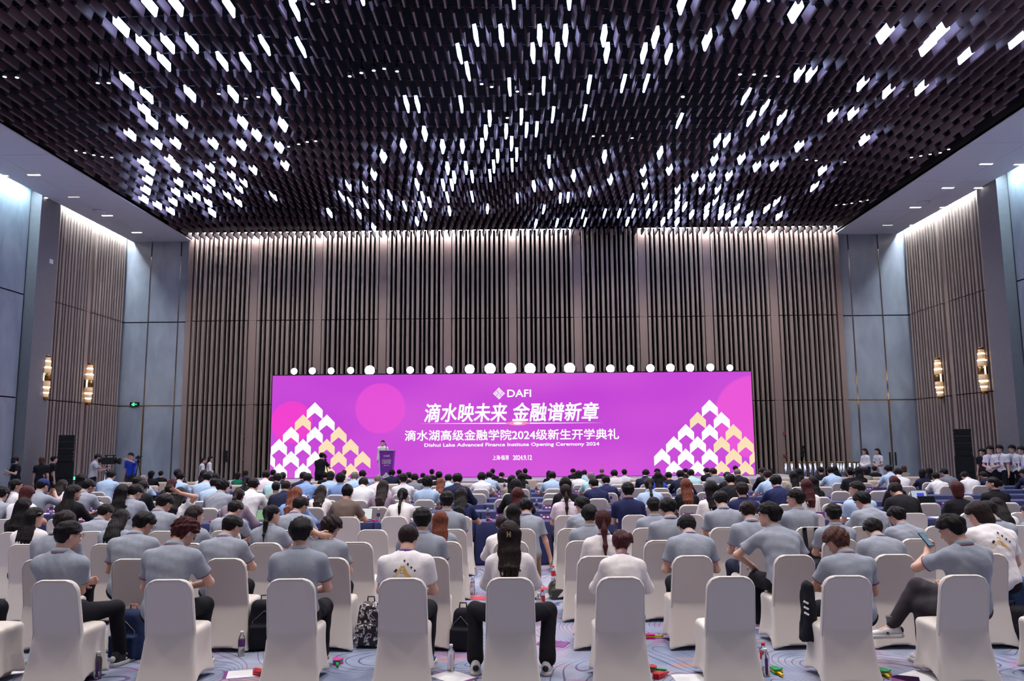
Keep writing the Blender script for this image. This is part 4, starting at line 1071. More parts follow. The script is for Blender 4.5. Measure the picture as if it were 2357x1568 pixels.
def hair_hang(A, style):
    k = ('hair', style)
    if k in A.cache: return A.cache[k]
    H = lambda *p: A.hc+A.HR@np.array(p); RT = A.HR
    e = unit(np.cross(np.array([0, 1., 0]), A.s2)); bk = -np.cross(A.s2, e); bk = bk if bk[1] < 0 else -bk; bk = unit(bk)
    pr = []
    if style in ('lo', 'wa'):
        for i, o_ in enumerate((-.060, -.030, 0, .030, .060)):
            a = H(o_*1.0, -.062, .01); b = A.neck+e*o_*1.15+bk*(.085-abs(o_)*.35)+A.s2*.01; c = A.chest+e*o_*1.25+bk*(.142-abs(o_)*.45)+A.s2*(.10-abs(o_)*.1)
            d = A.chest+e*o_*1.0+bk*(.142-abs(o_)*.3)-A.s2*(.02+.25*abs(o_)*(i % 2))
            pr += [('c', a, b, .046, .034, .03), ('c', b, c, .034, .028, .02), ('c', c, d, .027, .012, .01)]
        for s_ in (-1, 1): pr.append(('c', H(s_*.070, -.03, .02), H(s_*.066, -.045, -.10), .026, .024, .03))
    elif style == 'po':
        a = H(0, -.098, .045); b = A.neck+bk*.13+A.s2*.05; c = A.chest+bk*.165+A.s2*.12; d = A.chest+bk*.15-A.s2*.0
        pr += [('c', H(0, -.08, .04), a, .03, .022, .02), ('c', a, b, .022, .032, .02), ('c', b, c, .032, .024, .02), ('c', c, d, .024, .006, .01)]
    elif style == 'bu':
        pr += [('e', H(.050, -.118, -.012), (.058, .052, .056), RT, .008), ('c', H(.075, -.13, .02), H(.105, -.105, -.05), .024, .010, .01)]
    elif style == 'tb':
        pr += [('e', H(0, -.085, .085), (.036, .036, .036), RT, .012)]
    hd = prims_sdf(pr); Ri = A.HR.astype(np.float32); hc = A.hc.astype(np.float32)
    loose = style in ('lo', 'wa')
    def f(P):
        L_ = (P-hc)@Ri
        d = hair_cap(L_, .020 if loose else .013, -.11 if loose else -.072, .042, .003, 9) if not loose else smin(hair_cap(L_, .022, -.09, .040, .003, 9), sd_ell(L_, (0, -.035, -.01), (.088, .072, .10)), .02)
        t = hd(P)+fold(P*np.array([3.5, 3.5, .8], np.float32), .0055 if style != 'wa' else .009, 21)
        return smin(d, t, .012)
    lo, hi = prims_bounds(pr+[('e', A.hc, (.13, .13, .14), None, 0)], .03)
    A.cache[k] = nets('hair', f, lo, hi, .0095); return A.cache[k]
def cap_mesh():
    if 'cap' in HAIR: return HAIR['cap']
    def f(P):
        d = sd_ell(P, (0, -.012, .028), (.090, .110, .104)); d = smax(d, -(P[:, 2]-.018-.10*np.clip(P[:, 1], -.2, .0)*0), .006)
        br = smax(sd_ell(P, (0, .085, .024), (.078, .085, .5)), np.abs(P[:, 2]-.024-.1*(P[:, 1]-.08)*-1)-.004, .004); br = smax(br, -(P[:, 1]-.04), .004)
        return smin(d, br, .006)
    HAIR['cap'] = nets('cap', f, (-.13, -.16, -.02), (.13, .2, .16), .0065); return HAIR['cap']
# ---- shoes
def shoe_meshes():
    if 'shoe' in HAIR: return HAIR['shoe']
    up = [('c', (0, -.055, .055), (0, .02, .062), .042, .040, .03), ('c', (0, .02, .05), (0, .135, .036), .042, .034, .03), ('c', (0, -.045, .06), (0, -.035, .10), .040, .040, .02)]
    b = prims_sdf(up)
    m1 = nets('shoe', lambda P: smax(b(P), -(P[:, 2]-.024), .004), (-.08, -.13, 0), (.08, .2, .16), .0085)
    def sf(P):
        d = smin(sd_cone(P*np.array([1, 1, 0], np.float32), (0, -.055, 0), (0, .02, 0), .048, .044), sd_cone(P*np.array([1, 1, 0], np.float32), (0, .02, 0), (0, .14, 0), .044, .042), .02)
        return smax(d, np.abs(P[:, 2]-.018)-.018, .008)
    m2 = nets('sole', sf, (-.09, -.14, -.01), (.09, .22, .05), .0075)
    pn = [('e', (0, -.085, .065), (.030, .022, .030), None, .01), ('c', (-.040, .03, .052), (.040, .03, .052), .014, .014, .01), ('e', (0, .045, .088), (.022, .045, .012), rx(-.35), .01)]
    m3 = nets('shoe_panel', prims_sdf(pn), (-.08, -.13, 0), (.08, .13, .14), .008)
    m4 = MB().lathe([(.038, .09), (.040, .10), (.040, .19), (.037, .195)], 14, (0, -.02, 0)).mesh('sock')
    HAIR['shoe'] = (m1, m2, m3, m4); return HAIR['shoe']
def glasses_mesh():
    if 'gl' not in HAIR:
        b = MB()
        for s_ in (-1, 1):
            b.tube([(s_*.034+.022*math.cos(a), .102, .018+.018*math.sin(a)) for a in np.linspace(0, 2*math.pi, 15)], .0022, 5)
            b.tube([(s_*.058, .100, .024), (s_*.083, .06, .022), (s_*.084, -.02, .014)], .002, 5)
        b.tube([(-.012, .104, .022), (.012, .104, .022)], .002, 5)
        HAIR['gl'] = b.mesh('glasses')
    return HAIR['gl']
def eye_mesh():
    if 'ey' not in HAIR:
        b = MB(); HAIR['ey'] = b.lathe([(.002, -.011), (.009, -.006), (.0105, 0), (.009, .006), (.002, .011)], 10).mesh('eye')
    return HAIR['ey']

SKINS = [mat('skin_%s' % n, c, .55, noise=.05, nscale=20) for n, c in (('fair', srgb(214, 168, 150)), ('medium', srgb(196, 148, 128)), ('tan', srgb(176, 126, 106)))]
def hairmat(n, c): return mat('hair_'+n, c, .5, noise=.4, nscale=40, bump=.5, bscale=120, stretch=(1.8, 1.8, .2), spec=.2)
HAIRC = {'k': ('black', hairmat('black', srgb(17, 13, 18))), 'd': ('dark brown', hairmat('dark', srgb(34, 22, 24))), 'b': ('brown', hairmat('brown', srgb(82, 52, 46))),
         'r': ('reddish', hairmat('reddish', srgb(70, 30, 34))), 'a': ('auburn', hairmat('auburn', srgb(112, 62, 48))), 'g': ('grey', hairmat('grey', srgb(120, 112, 110)))}
HAIRN = {'sh': 'short', 'sh2': 'short', 'mo': 'tousled', 'sp': 'spiky', 'bz': 'cropped', 'bo': 'bobbed', 'lo': 'long', 'wa': 'long wavy', 'po': 'ponytailed', 'bu': 'bun-tied', 'tb': 'top-knotted', 'ba': 'receding', 'cp': 'capped'}
def cl(n, c, **k): return mat('cloth_'+n, c, .85, noise=.05, nscale=25, bump=.25, bscale=14, spec=.25, **k)
CLOTH = {'po': ('grey polo shirt', cl('grey_polo', srgb(148, 154, 170)), 'polo'), 'wt': ('white t-shirt', cl('white_tee', srgb(232, 228, 234)), 'tee'), 'wh': ('white shirt', cl('white', srgb(222, 222, 232)), 'polo'),
         'ws': ('white long-sleeved top', cl('white_long', srgb(232, 226, 230)), 'long'), 'lb': ('light blue shirt', cl('light_blue', srgb(168, 192, 226)), 'polo'), 'bs': ('blue shirt', cl('blue', srgb(128, 158, 212)), 'long'),
         'ny': ('navy polo shirt', cl('navy_polo', srgb(30, 36, 78)), 'polo'), 'ns': ('navy suit jacket', cl('navy_suit', srgb(28, 32, 62)), 'long'), 'bk': ('black t-shirt', cl('black_tee', srgb(22, 21, 30)), 'tee'),
         'bj': ('black jacket', cl('black_jacket', srgb(20, 19, 28)), 'long'), 'gr': ('green top', cl('green', srgb(14, 112, 84)), 'long'), 'pu': ('purple top', cl('purple', srgb(104, 62, 148)), 'long'),
         'pk': ('pale pink shirt', cl('pale_pink', srgb(220, 204, 220)), 'polo'), 'ol': ('olive shirt', cl('olive', srgb(132, 134, 116)), 'tee'), 'br': ('brown t-shirt', cl('brown_tee', srgb(104, 88, 84)), 'tee'),
         'mv': ('mauve blouse', cl('mauve', srgb(140, 122, 142)), 'long'), 'gy': ('grey jacket', cl('grey_suit', srgb(116, 120, 134)), 'long'), 'kh': ('khaki top', cl('khaki', srgb(150, 146, 136)), 'long'),
         'bb': ('bright blue top', cl('bright_blue', srgb(44, 74, 196)), 'polo'), 'st': ('pale striped shirt', cl('striped', srgb(196, 194, 202)), 'polo'), 'aq': ('pale aqua shirt', cl('aqua', srgb(170, 206, 218)), 'polo'),
         'pd': ('black dotted top', cl('black_dotted', srgb(20, 18, 26)), 'long')}
TROU = {'k': cl('trousers_black', srgb(20, 20, 28)), 'n': cl('trousers_navy', srgb(34, 38, 62)), 'j': cl('jeans', srgb(76, 104, 148)), 'g': cl('trousers_grey', srgb(60, 56, 64)), 'w': cl('trousers_white', srgb(228, 228, 232)), 'c': cl('trousers_tan', srgb(150, 128, 108))}
strm = mat('polo_stripe', srgb(120, 74, 96), .8); lany = mat('lanyard_purple', srgb(104, 60, 150), .6)
shw = mat('shoe_white', srgb(220, 220, 226), .5); shk = mat('shoe_black', srgb(24, 24, 32), .5); sole = mat('shoe_sole', srgb(226, 224, 222), .6); shb = mat('shoe_blue', srgb(40, 84, 150), .5)
glfr = mat('glasses_frame', srgb(24, 22, 28), .3); eyem = mat('eye_dark', srgb(20, 14, 14), .2)
LAP = ('lap', None); DSK = ('desk', None); CRO = ('cross', None); DWN = ('down', None); LPW = ('lapw', None); CLP = ('clasp', None)
make_arch('a', 'm', 2, 8, 4, 0, 0, (LAP, LAP)); make_arch('b', 'm', 4, 10, 34, 0, 0, (LAP, LAP)); make_arch('c', 'm', 12, 18, 48, 0, 0, (LAP, LAP))
make_arch('d', 'm', 8, 14, 36, -34, 0, (LAP, LPW)); make_arch('e', 'm', 2, 6, 4, 62, 0, (LAP, LAP)); make_arch('f', 'm', 16, 14, 26, 0, 0, (DSK, DSK))
make_arch('g', 'm', 6, 8, 6, 18, 0, (DSK, DSK)); make_arch('h', 'm', -3, 8, 14, -42, 0, (CRO, CRO), 'out'); make_arch('l', 'm', 10, 16, 30, 30, 0, (LPW, LAP))
make_arch('n', 'm', 6, 12, 34, -24, 0, (('x', ((-.055, .03, 1.155), (-1, .2, .9), (1, -.1, -.25), (0, 1, 0), .35)), LAP))
make_arch('p', 'm', -6, 12, 30, 28, 0, (('x', ((-.16, .30, .98), (-1, -.2, -.6), (.2, .5, .6), (.6, -.4, .2), .7)), LAP), 'crossleft', False, 14)
make_arch('q', 'm', 18, 16, 6, 48, 0, (('x', ((-.20, .40, .66), (-1, -.2, .1), (.3, 1, -.3), (0, 0, -1), .5)), LAP), 'sit', False, 8)
make_arch('r', 'm', 8, 12, 34, 0, 0, (LAP, ('x', ((.34, .16, .42), (.2, -1, 0), (0, .2, -1), (-1, 0, 0), .25))))
make_arch('t', 'm', 14, 12, 22, -22, 0, (('x', ((.02, .42, 1.0), (-1, 0, -.6), (.2, .3, 1), (0, -1, 0), .7)), ('x', ((.16, .40, 1.02), (1, 0, -.7), (-.2, .3, 1), (0, -1, 0), .7))))
make_arch('u', 'f', 1, 8, 4, 0, 0, (LAP, LAP)); make_arch('v', 'f', 6, 12, 34, 0, 0, (LPW, LPW)); make_arch('w', 'f', 16, 12, 22, 0, 0, (DSK, DSK))
make_arch('x', 'f', 4, 8, 8, -46, 0, (DSK, DSK)); make_arch('y', 'f', 1, 8, 6, 0, 0, (LPW, LPW), 'spread')
make_arch('z', 'f', 12, 12, 18, 0, 6, (DSK, ('x', ((.10, .02, 1.26), (1, .2, -.3), (-.6, -.3, .8), (-.5, -.6, 0), .4))))
make_arch('k', 'm', 4, 8, 14, 40, 0, (LAP, LAP), 'side', False, 20)
make_arch('S', 'm', 0, 4, 2, 0, 0, (DWN, DWN), 'sit', True); make_arch('T', 'm', 0, 4, 4, 0, 0, (CLP, CLP), 'sit', True); make_arch('U', 'f', 0, 4, 6, 0, 0, (CLP, CLP), 'sit', True)
make_arch('V', 'm', 4, 8, 16, 0, 0, (('x', ((-.10, .42, 1.30), (-1, -.3, -.8), (.1, 1, .3), (0, 0, 1), .8)), ('x', ((.12, .40, 1.22), (1, -.3, -.8), (-.2, 1, .2), (0, 0, 1), .8))), 'sit', True)
make_arch('W', 'm', 1, 5, 4, 0, 0, (('x', ((-.12, .30, 1.24), (-1, -.3, -.8), (.2, .8, .5), (0, 0, 1), .9)), ('x', ((.06, .28, 1.14), (1, -.3, -.8), (-.6, .6, .2), (0, 0, 1), .9))), 'sit', True)
make_arch('X', 'm', 1, 5, 4, 0, 0, (('x', ((-.06, .34, 1.52), (-1, -.2, -.4), (.4, .9, .2), (0, 0, -1), .8)), DWN), 'sit', True)
PEOPLE_AT = []
def person(A, loc, rz, s, mir, hair, hcol, cloth, trou, label, group=None, skin=0, flags=(), shoe=None):
    t = thing('person', label, 'person', loc, rz, group)
    t.scale = (s*(-1 if mir else 1)*(1.06 if A.sex == 'm' else 1.0), s, s)
    sk = SKINS[skin]
    o_body = obj('body', body_mesh(A), sk, t)
    nm, cm, ty = CLOTH[cloth]; sl = 'long' if ty == 'long' else 'short'
    sh = obj('shirt', shirt_mesh(A, sl), cm, t)
    if ty == 'polo' or (ty == 'long' and cloth in ('ns', 'gy', 'bj', 'bs')):
        obj('collar', collar_mesh(A, 'collar'), cm, sh)
        if cloth == 'po':
            obj('stripe', collar_mesh(A, 'stripe'), strm, sh)
            for sd in (-1, 1): obj('cuff', cuff_mesh(A, sd), strm, sh)
    if 'lan' in flags: obj('lanyard', collar_mesh(A, 'lanyard'), lany, t)
    obj('trousers', trousers_mesh(A, 1.35 if 'wide' in flags else 1.0, 'shorts' in flags), TROU[trou], t)
    M = Matrix([list(A.HR[i])+[A.hc[i]] for i in range(3)]+[[0, 0, 0, 1]])
    hm = HAIRC[hcol][1]
    if hair == 'cp':
        o = obj('cap', cap_mesh(), cl('cap_navy', srgb(36, 48, 104)) if 'navycap' in flags else cl('cap_grey', srgb(48, 46, 56)), t); o.matrix_local = M
        o = obj('hair', hair_local('bz'), hm, t); o.matrix_local = M
    elif hair in ('lo', 'wa', 'po', 'bu', 'tb'): obj('hair', hair_hang(A, hair), hm, t)
    else:
        o = obj('hair', hair_local(hair), hm, t); o.matrix_local = M
    if 'gl' in flags: o = obj('glasses', glasses_mesh(), glfr, t); o.matrix_local = M
    if 'face' in flags or A.stand:
        for sx in (-1, 1):
            o = obj('eye', eye_mesh(), eyem, t); o.matrix_local = M@Matrix.Translation((sx*.031, .080, .008))
    if shoe:
        a, b, c3, c4 = shoe_meshes(); sockm = mat('sock_grey', srgb(96, 94, 98), .8)
        for sd in (-1, 1):
            tv = unit(A.toe[sd]); an = math.atan2(tv[0], tv[1])
            k = obj('shoe', a, {'w': shw, 'k': shk, 'b': shb}[shoe], t)
            k.matrix_local = Matrix.Translation(tuple(A.an[sd]+np.array([0, 0, -.094])))@Matrix.Rotation(-an, 4, 'Z')@Matrix.Rotation(math.asin(max(-.5, min(.5, tv[2]))), 4, 'X')
            obj('sole', b, sole if shoe != 'k' or 1 else shk, k); obj('shoe_panel', c3, shk if shoe != 'k' else shw, k); obj('sock', c4, sockm, k) if A.legs == 'crossleft' else None
    PEOPLE_AT.append((t, A, cloth))
    return t
def seat_person(row, px, py, ak, hair, hcol, cloth, trou='k', flags=(), skin=None, idx=0, lab=None, shoe=None, xoff=None):
    mir = ak.endswith('-'); A = ARCH[ak[0]]; y = ROWY[row]+.03; s = 1.0; sg = -1 if mir else 1
    for _ in range(3):
        p = at_y(px, py, y+s*A.top[1]); s = float(np.clip(p[2]/A.top[2], .88, 1.13))
    x = p[0]-sg*s*A.top[0]
    return person(A, (x, y, 0), random.uniform(-.05, .05), s, mir, hair, hcol, cloth, trou, lab, 'seated audience', random.choice((0, 0, 1)) if skin is None else skin, flags, shoe), x
# ------------------------------------------------------------------ the audience: row, head-top pixel, posture, hair, colour, clothes, trousers, flags
AUD = """
1 -62 1205 b sh k po k
1 163 1203 h sh k po k gl|face
1 436 1196 d sp r po k
1 694 1196 a sh2 k po k
1 940 1210 b bz d wt k lan|print
1 1172 1203 y lo d ws k wide|clip|print
1 1426 1222 v bu r ws k lan|bunclip
1 1915 1219 d- mo b po k
1 2177 1188 p sh2 k po g
2 155 1179 b- sh2 d po k
2 344 1182 d sh2 k po k gl|face
2 544 1189 d sh k po k
2 767 1191 n mo d po k
2 973 1171 a sh k po k
2 1387 1175 u po r ws j lan
2 1576 1188 c sh k po k
2 1771 1160 q sh2 k po k gl|face
2 2000 1196 c sh2 k po k
2 2237 1159 l bo d wt k lan|print
2 2425 1170 k sh2 k wt j
3 82 1171 x lo k ws k
3 287 1175 v lo k po k
3 450 1167 x lo d po k
3 627 1164 x po k po k
3 1014 1178 u lo a po k
3 1156 1191 v sh2 d ws k
3 1356 1165 a sh2 k po k
3 1536 1149 b sh2 k po k
3 1719 1157 b- sh2 d po n
3 1917 1162 a sh k po k
3 2055 1169 l sh2 k po k
3 2268 1156 b sh2 k po k
4 55 1148 u lo k bj k
4 252 1163 d sh k po k
4 389 1140 d sh2 k po k
4 549 1155 d sh k po k
4 697 1146 d sh k po k
4 1029 1133 a sh k po k
4 1181 1162 u lo k po k
4 1212 1150 r sh2 k po c
4 1337 1146 l sh2 k po c
4 1504 1147 a sh k po k
4 1657 1132 b sh k po k
4 1831 1129 e sh2 k po k gl
4 1979 1134 l sh2 k po k
4 2286 1148 v lo k wh k
4 2368 1184 x- lo d po k
5 8 1121 f sh k po k
5 68 1121 w bo r wh k
5 171 1118 x lo k pd k
5 282 1117 u lo k bj k
5 320 1117 d sh k po k
5 417 1124 z lo k wh k
5 550 1126 w po d mv k
5 682 1123 w wa a bs k
5 801 1116 w tb k br g
5 927 1125 w po k ws k
5 1063 1125 w wa k ny k
5 1191 1124 u lo r kh k
5 1302 1116 u po d pk k
5 1445 1112 a sh k ny k
5 1637 1109 u lo k ws k
5 1707 1112 a sh d ny k
5 1972 1110 e sh k lb k gl
5 2057 1113 c sh k bk k
5 2200 1110 u bo r bk k
6 38 1104 x po k wh k gl
6 103 1103 t cp k po k navycap
6 147 1106 w lo d wh k
6 211 1106 d sh k po k
6 334 1107 c sh k bj k
6 391 1118 f sh k ns k
6 513 1106 f mo k po k
6 584 1102 f sh k wh k
6 636 1110 a bz k ol k
6 661 1106 f ba d ns k
6 742 1119 w lo d ws k
6 883 1108 w lo d mv k
6 1187 1105 w bo k bj k
6 1301 1100 u lo k bj k
6 1365 1103 l sh k ny k gl
6 1492 1102 w po d lb k
6 1578 1103 u lo a bk k
6 1784 1095 f sh k ny k
6 1855 1104 u lo r ws k
6 2284 1099 e bu k bj k gl
7 319 1099 f sh k gy k
7 399 1103 w lo r bj k
7 497 1102 f sh k lb k
7 839 1101 c sh k wh k
7 983 1098 a mo k lb k
7 1015 1102 w lo a ws k
7 1394 1097 f sh k ny k
7 1679 1093 f sh k bk k
7 1870 1098 u lo k bj k
7 2057 1097 u lo r bj k
8 188 1092 u lo k kh k
8 333 1094 f ba g lb k
8 480 1086 f sh k lb k
8 570 1096 w po k bj k
8 639 1091 f sh k aq k
8 709 1091 f sh d bs k
8 784 1091 a mo k bs k
8 871 1093 f ba g pk k
8 929 1091 a sh k wh k
8 955 1092 f sh k gy k
8 1033 1093 f sh k lb k
8 1052 1090 f sh k ns k
8 1178 1095 u lo k kh k
8 1200 1090 u lo k gy k
8 1360 1089 f bz g aq k
8 1767 1084 f sh d lb k
9 258 1084 f sh k lb k
9 417 1089 f sh k lb k
9 497 1091 f sh k gy k
9 615 1085 f sh k pk k
9 651 1088 a bz d ns k
9 701 1088 f sh k ns k
9 763 1087 w bo k lb k
9 818 1088 f sh g lb k
9 941 1088 f sh k bk k
9 973 1090 f sh k bk k
9 1110 1090 f mo k wh k
9 1126 1087 f sh k lb k
9 1157 1089 d sh k bk k
9 1270 1087 f sh k lb k
9 1332 1085 w bo k wh k
9 1514 1087 u lo k bb k
9 1539 1088 f sh k bk k
9 1564 1084 f sh k ns k
9 1590 1082 f sh k aq k
9 1673 1088 f sh k bk k
9 1825 1086 u lo k kh k
9 2067 1079 d sh k wh k
9 2150 1089 f sh k wh k
9 2218 1087 c sh k wh k
9 2259 1087 l sh d ns k
10 470 1083 u lo d wh k
10 835 1084 f sh k lb k
10 903 1083 f mo k ns k
10 919 1083 a sh k ns k
10 1344 1083 f sh d aq k
10 1413 1083 f sh k st k
10 1437 1081 a sh k wh k
10 1488 1082 d sh k ns k
10 1638 1079 l sh d gy k
10 1696 1079 f ba g bj k
10 1753 1078 l sh d bj k
10 1838 1079 u lo k bj k
10 1909 1076 f sh k lb k
10 1974 1076 u lo k bj k
10 1992 1078 u bo d kh k
10 2043 1072 f sh k lb k
10 2123 1082 x bo k ns k
10 2138 1081 u lo k ns k
10 2170 1080 l sh k gy k gl
10 2352 1081 l sh k ns k gl
11 349 1085 a bo k bk k
11 371 1085 a sh k bk k
11 410 1081 a sh k bk k
11 548 1088 u bo d gr k
11 566 1089 u bo d pu k
11 629 1082 a sh k bj k
11 749 1089 a sh k bk k
11 792 1089 a sh b wh k
11 994 1089 a sh k bk k
11 1011 1086 a sh k bk k
11 1134 1086 a sh k bj k
11 1195 1083 a sh k bk k
11 1209 1081 a sh k bj k
11 1264 1086 u lo k bk k
11 1317 1080 d- sh k bj k
11 1385 1084 a ba g bk k
11 1511 1080 l sh k bk k
11 1576 1080 l sh k bk k
11 1624 1078 l sh k bj k
11 1692 1073 a sh k wh k
11 1775 1080 a sh k bk k
11 1889 1076 a sh k bk k
11 1922 1077 u lo k bk k
11 1956 1076 u bu k bk k
11 2012 1076 a sh d bk k
11 2080 1074 u bo b kh k
"""
rowp = {}
for ln in AUD.strip().splitlines():
    f = ln.split(); r0 = int(f[0])
    def _free(r): return all(abs(at_y(float(f[1]), 1085, ROWY[r])[0]-at_y(float(g[1]), 1085, ROWY[r])[0]) > (.97 if r > 10 else .54) for g in rowp.get(r, []))
    if r0 >= 6:                                       # heads too close for two seats side by side: the other one sits in the next free row
        for r in (r0, r0+1, r0-1, r0+2, r0-2, r0+3, r0-3):
            if 5 <= r <= 12 and _free(r): f[0] = str(r); r0 = r; break
    rowp.setdefault(r0, []).append(f)
SHOES = {(1, 163): 'k', (1, 436): 'k', (1, 940): 'b', (1, 1172): 'w', (1, 2177): 'w', (1, -62): 'k', (2, 1387): 'w', (2, 2425): 'w'}
NAMEDP = {}
ROWX = {}
for row in sorted(rowp):
    ps = sorted(rowp[row], key=lambda f: float(f[1]))
    for i, f in enumerate(ps):
        px, py, ak, hair, hc, clo, tr = float(f[1]), float(f[2]), f[3], f[4], f[5], f[6], f[7]
        flags = tuple(f[8].split('|')) if len(f) > 8 else ()
        hn = HAIRN[hair]; desc = 'navy cap' if 'navycap' in flags else ('thinning %s hair' % HAIRC[hc][0] if hair == 'ba' else ('%s %s hair' % (hn, HAIRC[hc][0])))
        lab = 'person with %s in %s, %s from left in %s' % (desc, CLOTH[clo][0], ORD[i+1], ROWN[row])
        if len(lab.split()) > 16: lab = 'person, %s, %s, %s from left in %s' % (desc, CLOTH[clo][0], ORD[i+1], ROWN[row])
        sk = 2 if (hair in ('ba', 'bz') and hc in 'kd' and row > 5) else None
        t, x = seat_person(row, px, py, ak, hair, hc, clo, tr, flags, sk, i, lab, SHOES.get((row, int(px))))
        NAMEDP[(row, int(px))] = t; ROWX.setdefault(row, []).append(x)
        if row in (5, 6, 7, 8, 9, 10): put_chair(row, x, random.uniform(-.04, .04))
        elif row < 5:
            if not any(abs(c[0]-x) < .62 for c in CHAIRS[row]): put_chair(row, x, 0.0)
# a few empty chairs visible in the desk rows
for row, lst in {6: [255, 560, 800, 960, 1440, 1905, 2120, 2340], 7: [120, 235, 640, 760, 905, 1160, 1270, 1470, 1550, 1745, 1960, 2200], 8: [250, 520, 1100, 1270, 1430, 1520, 1620, 1845, 1925, 2010, 2100], 9: [330, 560, 880, 1050, 1210, 1420, 1470, 1720, 1890, 1960]}.items():
    for px in lst: put_chair(row, at_y(px, 1150, ROWY[row])[0], random.uniform(-.05, .05), True)
build_chairs(); build_armchairs(ROWX)

# ------------------------------------------------------------------ people standing
def stand_person(px, py, y, ak, rz, hair, hc, clo, tr, flags, lab, z0=0.0, skin=0, shoe='k'):
    mir = ak.endswith('-'); A = ARCH[ak[0]]
    p = at_y(px, py, y); s = float(np.clip((p[2]-z0)/A.top[2], .86, 1.08))
    return person(A, (p[0], y, z0), rz, s, mir, hair, hc, clo, tr, lab, None, skin, flags, shoe)
PI = math.pi
stand_person(882, 1014, 33.85, 'S', PI*.92, 'tight', 'k', 'ws', 'w', (), 'woman in white suit speaking behind the purple podium', .62)
stand_person(737, 1043, 30.4, 'V', -.25, 'sh', 'k', 'bk', 'k', (), 'cameraman in black filming in front of the chevron screen')
stand_person(40, 1051, 27.6, 'W', PI*.80, 'cp', 'k', 'bk', 'k', ('face',), 'man in black cap and black shirt holding a gimbal camera')
stand_person(97, 1053, 27.8, 'S', .15, 'bo', 'b', 'bk', 'k', (), 'person in black with brown bobbed hair, back turned, near left speakers')
stand_person(122, 1051, 29.6, 'S', -.8, 'sh', 'k', 'bk', 'k', (), 'person in black standing in shadow at the left speaker stack')
stand_person(216, 1046, 28.6, 'V', -1.1, 'cp', 'k', 'st', 'k', (), 'cameraman in grey shirt and cap at a large video camera')
stand_person(304, 1043, 30.6, 'X', PI*.93, 'sh', 'k', 'bb', 'g', ('gl', 'face'), 'photographer in bright blue shirt beside a tripod')
stand_person(466, 1055, 33.6, 'U', -1.3, 'bu', 'k', 'ws', 'k', (), 'woman in white with tied hair by the left slats')
stand_person(482, 1051, 33.9, 'U', -1.2, 'lo', 'k', 'ws', 'k', (), 'woman in white with long hair by the left slats')
stand_person(1992, 1033, 33.6, 'U', PI*.62, 'lo', 'd', 'ws', 'n', (), 'woman in white top and navy skirt by the right stone panel')
stand_person(2021, 1033, 33.6, 'U', PI*.62, 'lo', 'd', 'wt', 'w', (), 'woman in long white t-shirt by the right stone panel')
stu = []
for px, py, y, c_, lab in ((2262, 1034, 29.6, 'bk', 'student in dark shirt at the left end of standing group'), (2280, 1028, 28.6, 'wt', 'first white-shirted student from left, hands clasped, in standing group'),
                           (2301, 1025, 28.4, 'wt', 'second white-shirted student from left in standing group'), (2330, 1025, 28.3, 'wt', 'third white-shirted student from left in standing group'), (2351, 1029, 28.0, 'wt', 'rightmost white-shirted student of the standing group')):
    A_ = 'T' if px == 2280 else 'S'
    stu.append(stand_person(px, py, y, A_, PI*.66, 'mo', 'k', c_, 'k', ('gl',) if px != 2262 else (), lab))

# prints on shirts: found by casting rays at the shirt's own surface
dg_ = None
def back_print(t, front=False):
    A = next(a for (o, a, c) in PEOPLE_AT if o == t); sh = next(c for c in t.children if c.name.startswith('shirt'))
    me = sh.data
    from mathutils.bvhtree import BVHTree
    bv = BVHTree.FromPolygons([v.co for v in me.vertices], [p.vertices for p in me.polygons])
    def patch(nm, pts_, m_):
        b = MB(); vs = []
        for u, w in pts_:
            if front: hit = bv.ray_cast(Vector((u, 1.0, A.P0[2]+w)), Vector((0, -1, 0)))
            else: hit = bv.ray_cast(Vector((u, -1.0, A.chest[2]+w)), Vector((0, 1, 0)))
            if hit[0] is None: return
            vs.append(tuple(hit[0]+hit[1]*.004))
        b.add(vs, [tuple(range(len(vs)))]); obj(nm, b, m_, sh)
    if front:
        for i in range(4):
            for j in range(4):
                if (i+j) % 1 == 0:
                    cx_ = -.06+(i-j)*.020; cz_ = .10+(i+j-3)*.022; r = .013
                    patch('print_square', [(cx_-r, cz_), (cx_, cz_-r), (cx_+r, cz_), (cx_, cz_+r)], kpr)
    else:
        for k in range(3):
            z = .12-k*.03; hw = .015+.030*k
            patch('print_chevron', [(-.01-hw-.03, z-.05), (-.01-hw-.008, z-.05), (.0, z+.012), (-.011, z+.020)], ypr)
            patch('print_chevron', [(.012, z+.02), (.0, z+.008), (hw+.01, z-.05), (hw+.032, z-.05)], ypr)
        for k in range(4):
            x = .012+k*.030; z = .175-k*.028; r = .010
            patch('print_square', [(x-r, z), (x, z-r*1.2), (x+r, z), (x, z+r*1.2)], kpr)
        patch('print_square', [(-.075, .085), (-.058, .075), (-.040, .10), (-.055, .11)], kpr)
for k in ((1, 940), (2, 2237), (1, 1172)): back_print(NAMEDP[k])
for t in stu[1:]: back_print(t, True)
for t in stu[1:]:
    A = ARCH['S']
    obj('lanyard', MB().tube([(-.05, .07, 1.50), (-.03, .13, 1.40), (0, .155, 1.22)], .006, 5).tube([(.05, .07, 1.50), (.03, .13, 1.40), (0, .155, 1.22)], .006, 5), lany, t)
    obj('badge', MB().bb((-.03, .155, 1.12), (.03, .165, 1.22)), lany, t)
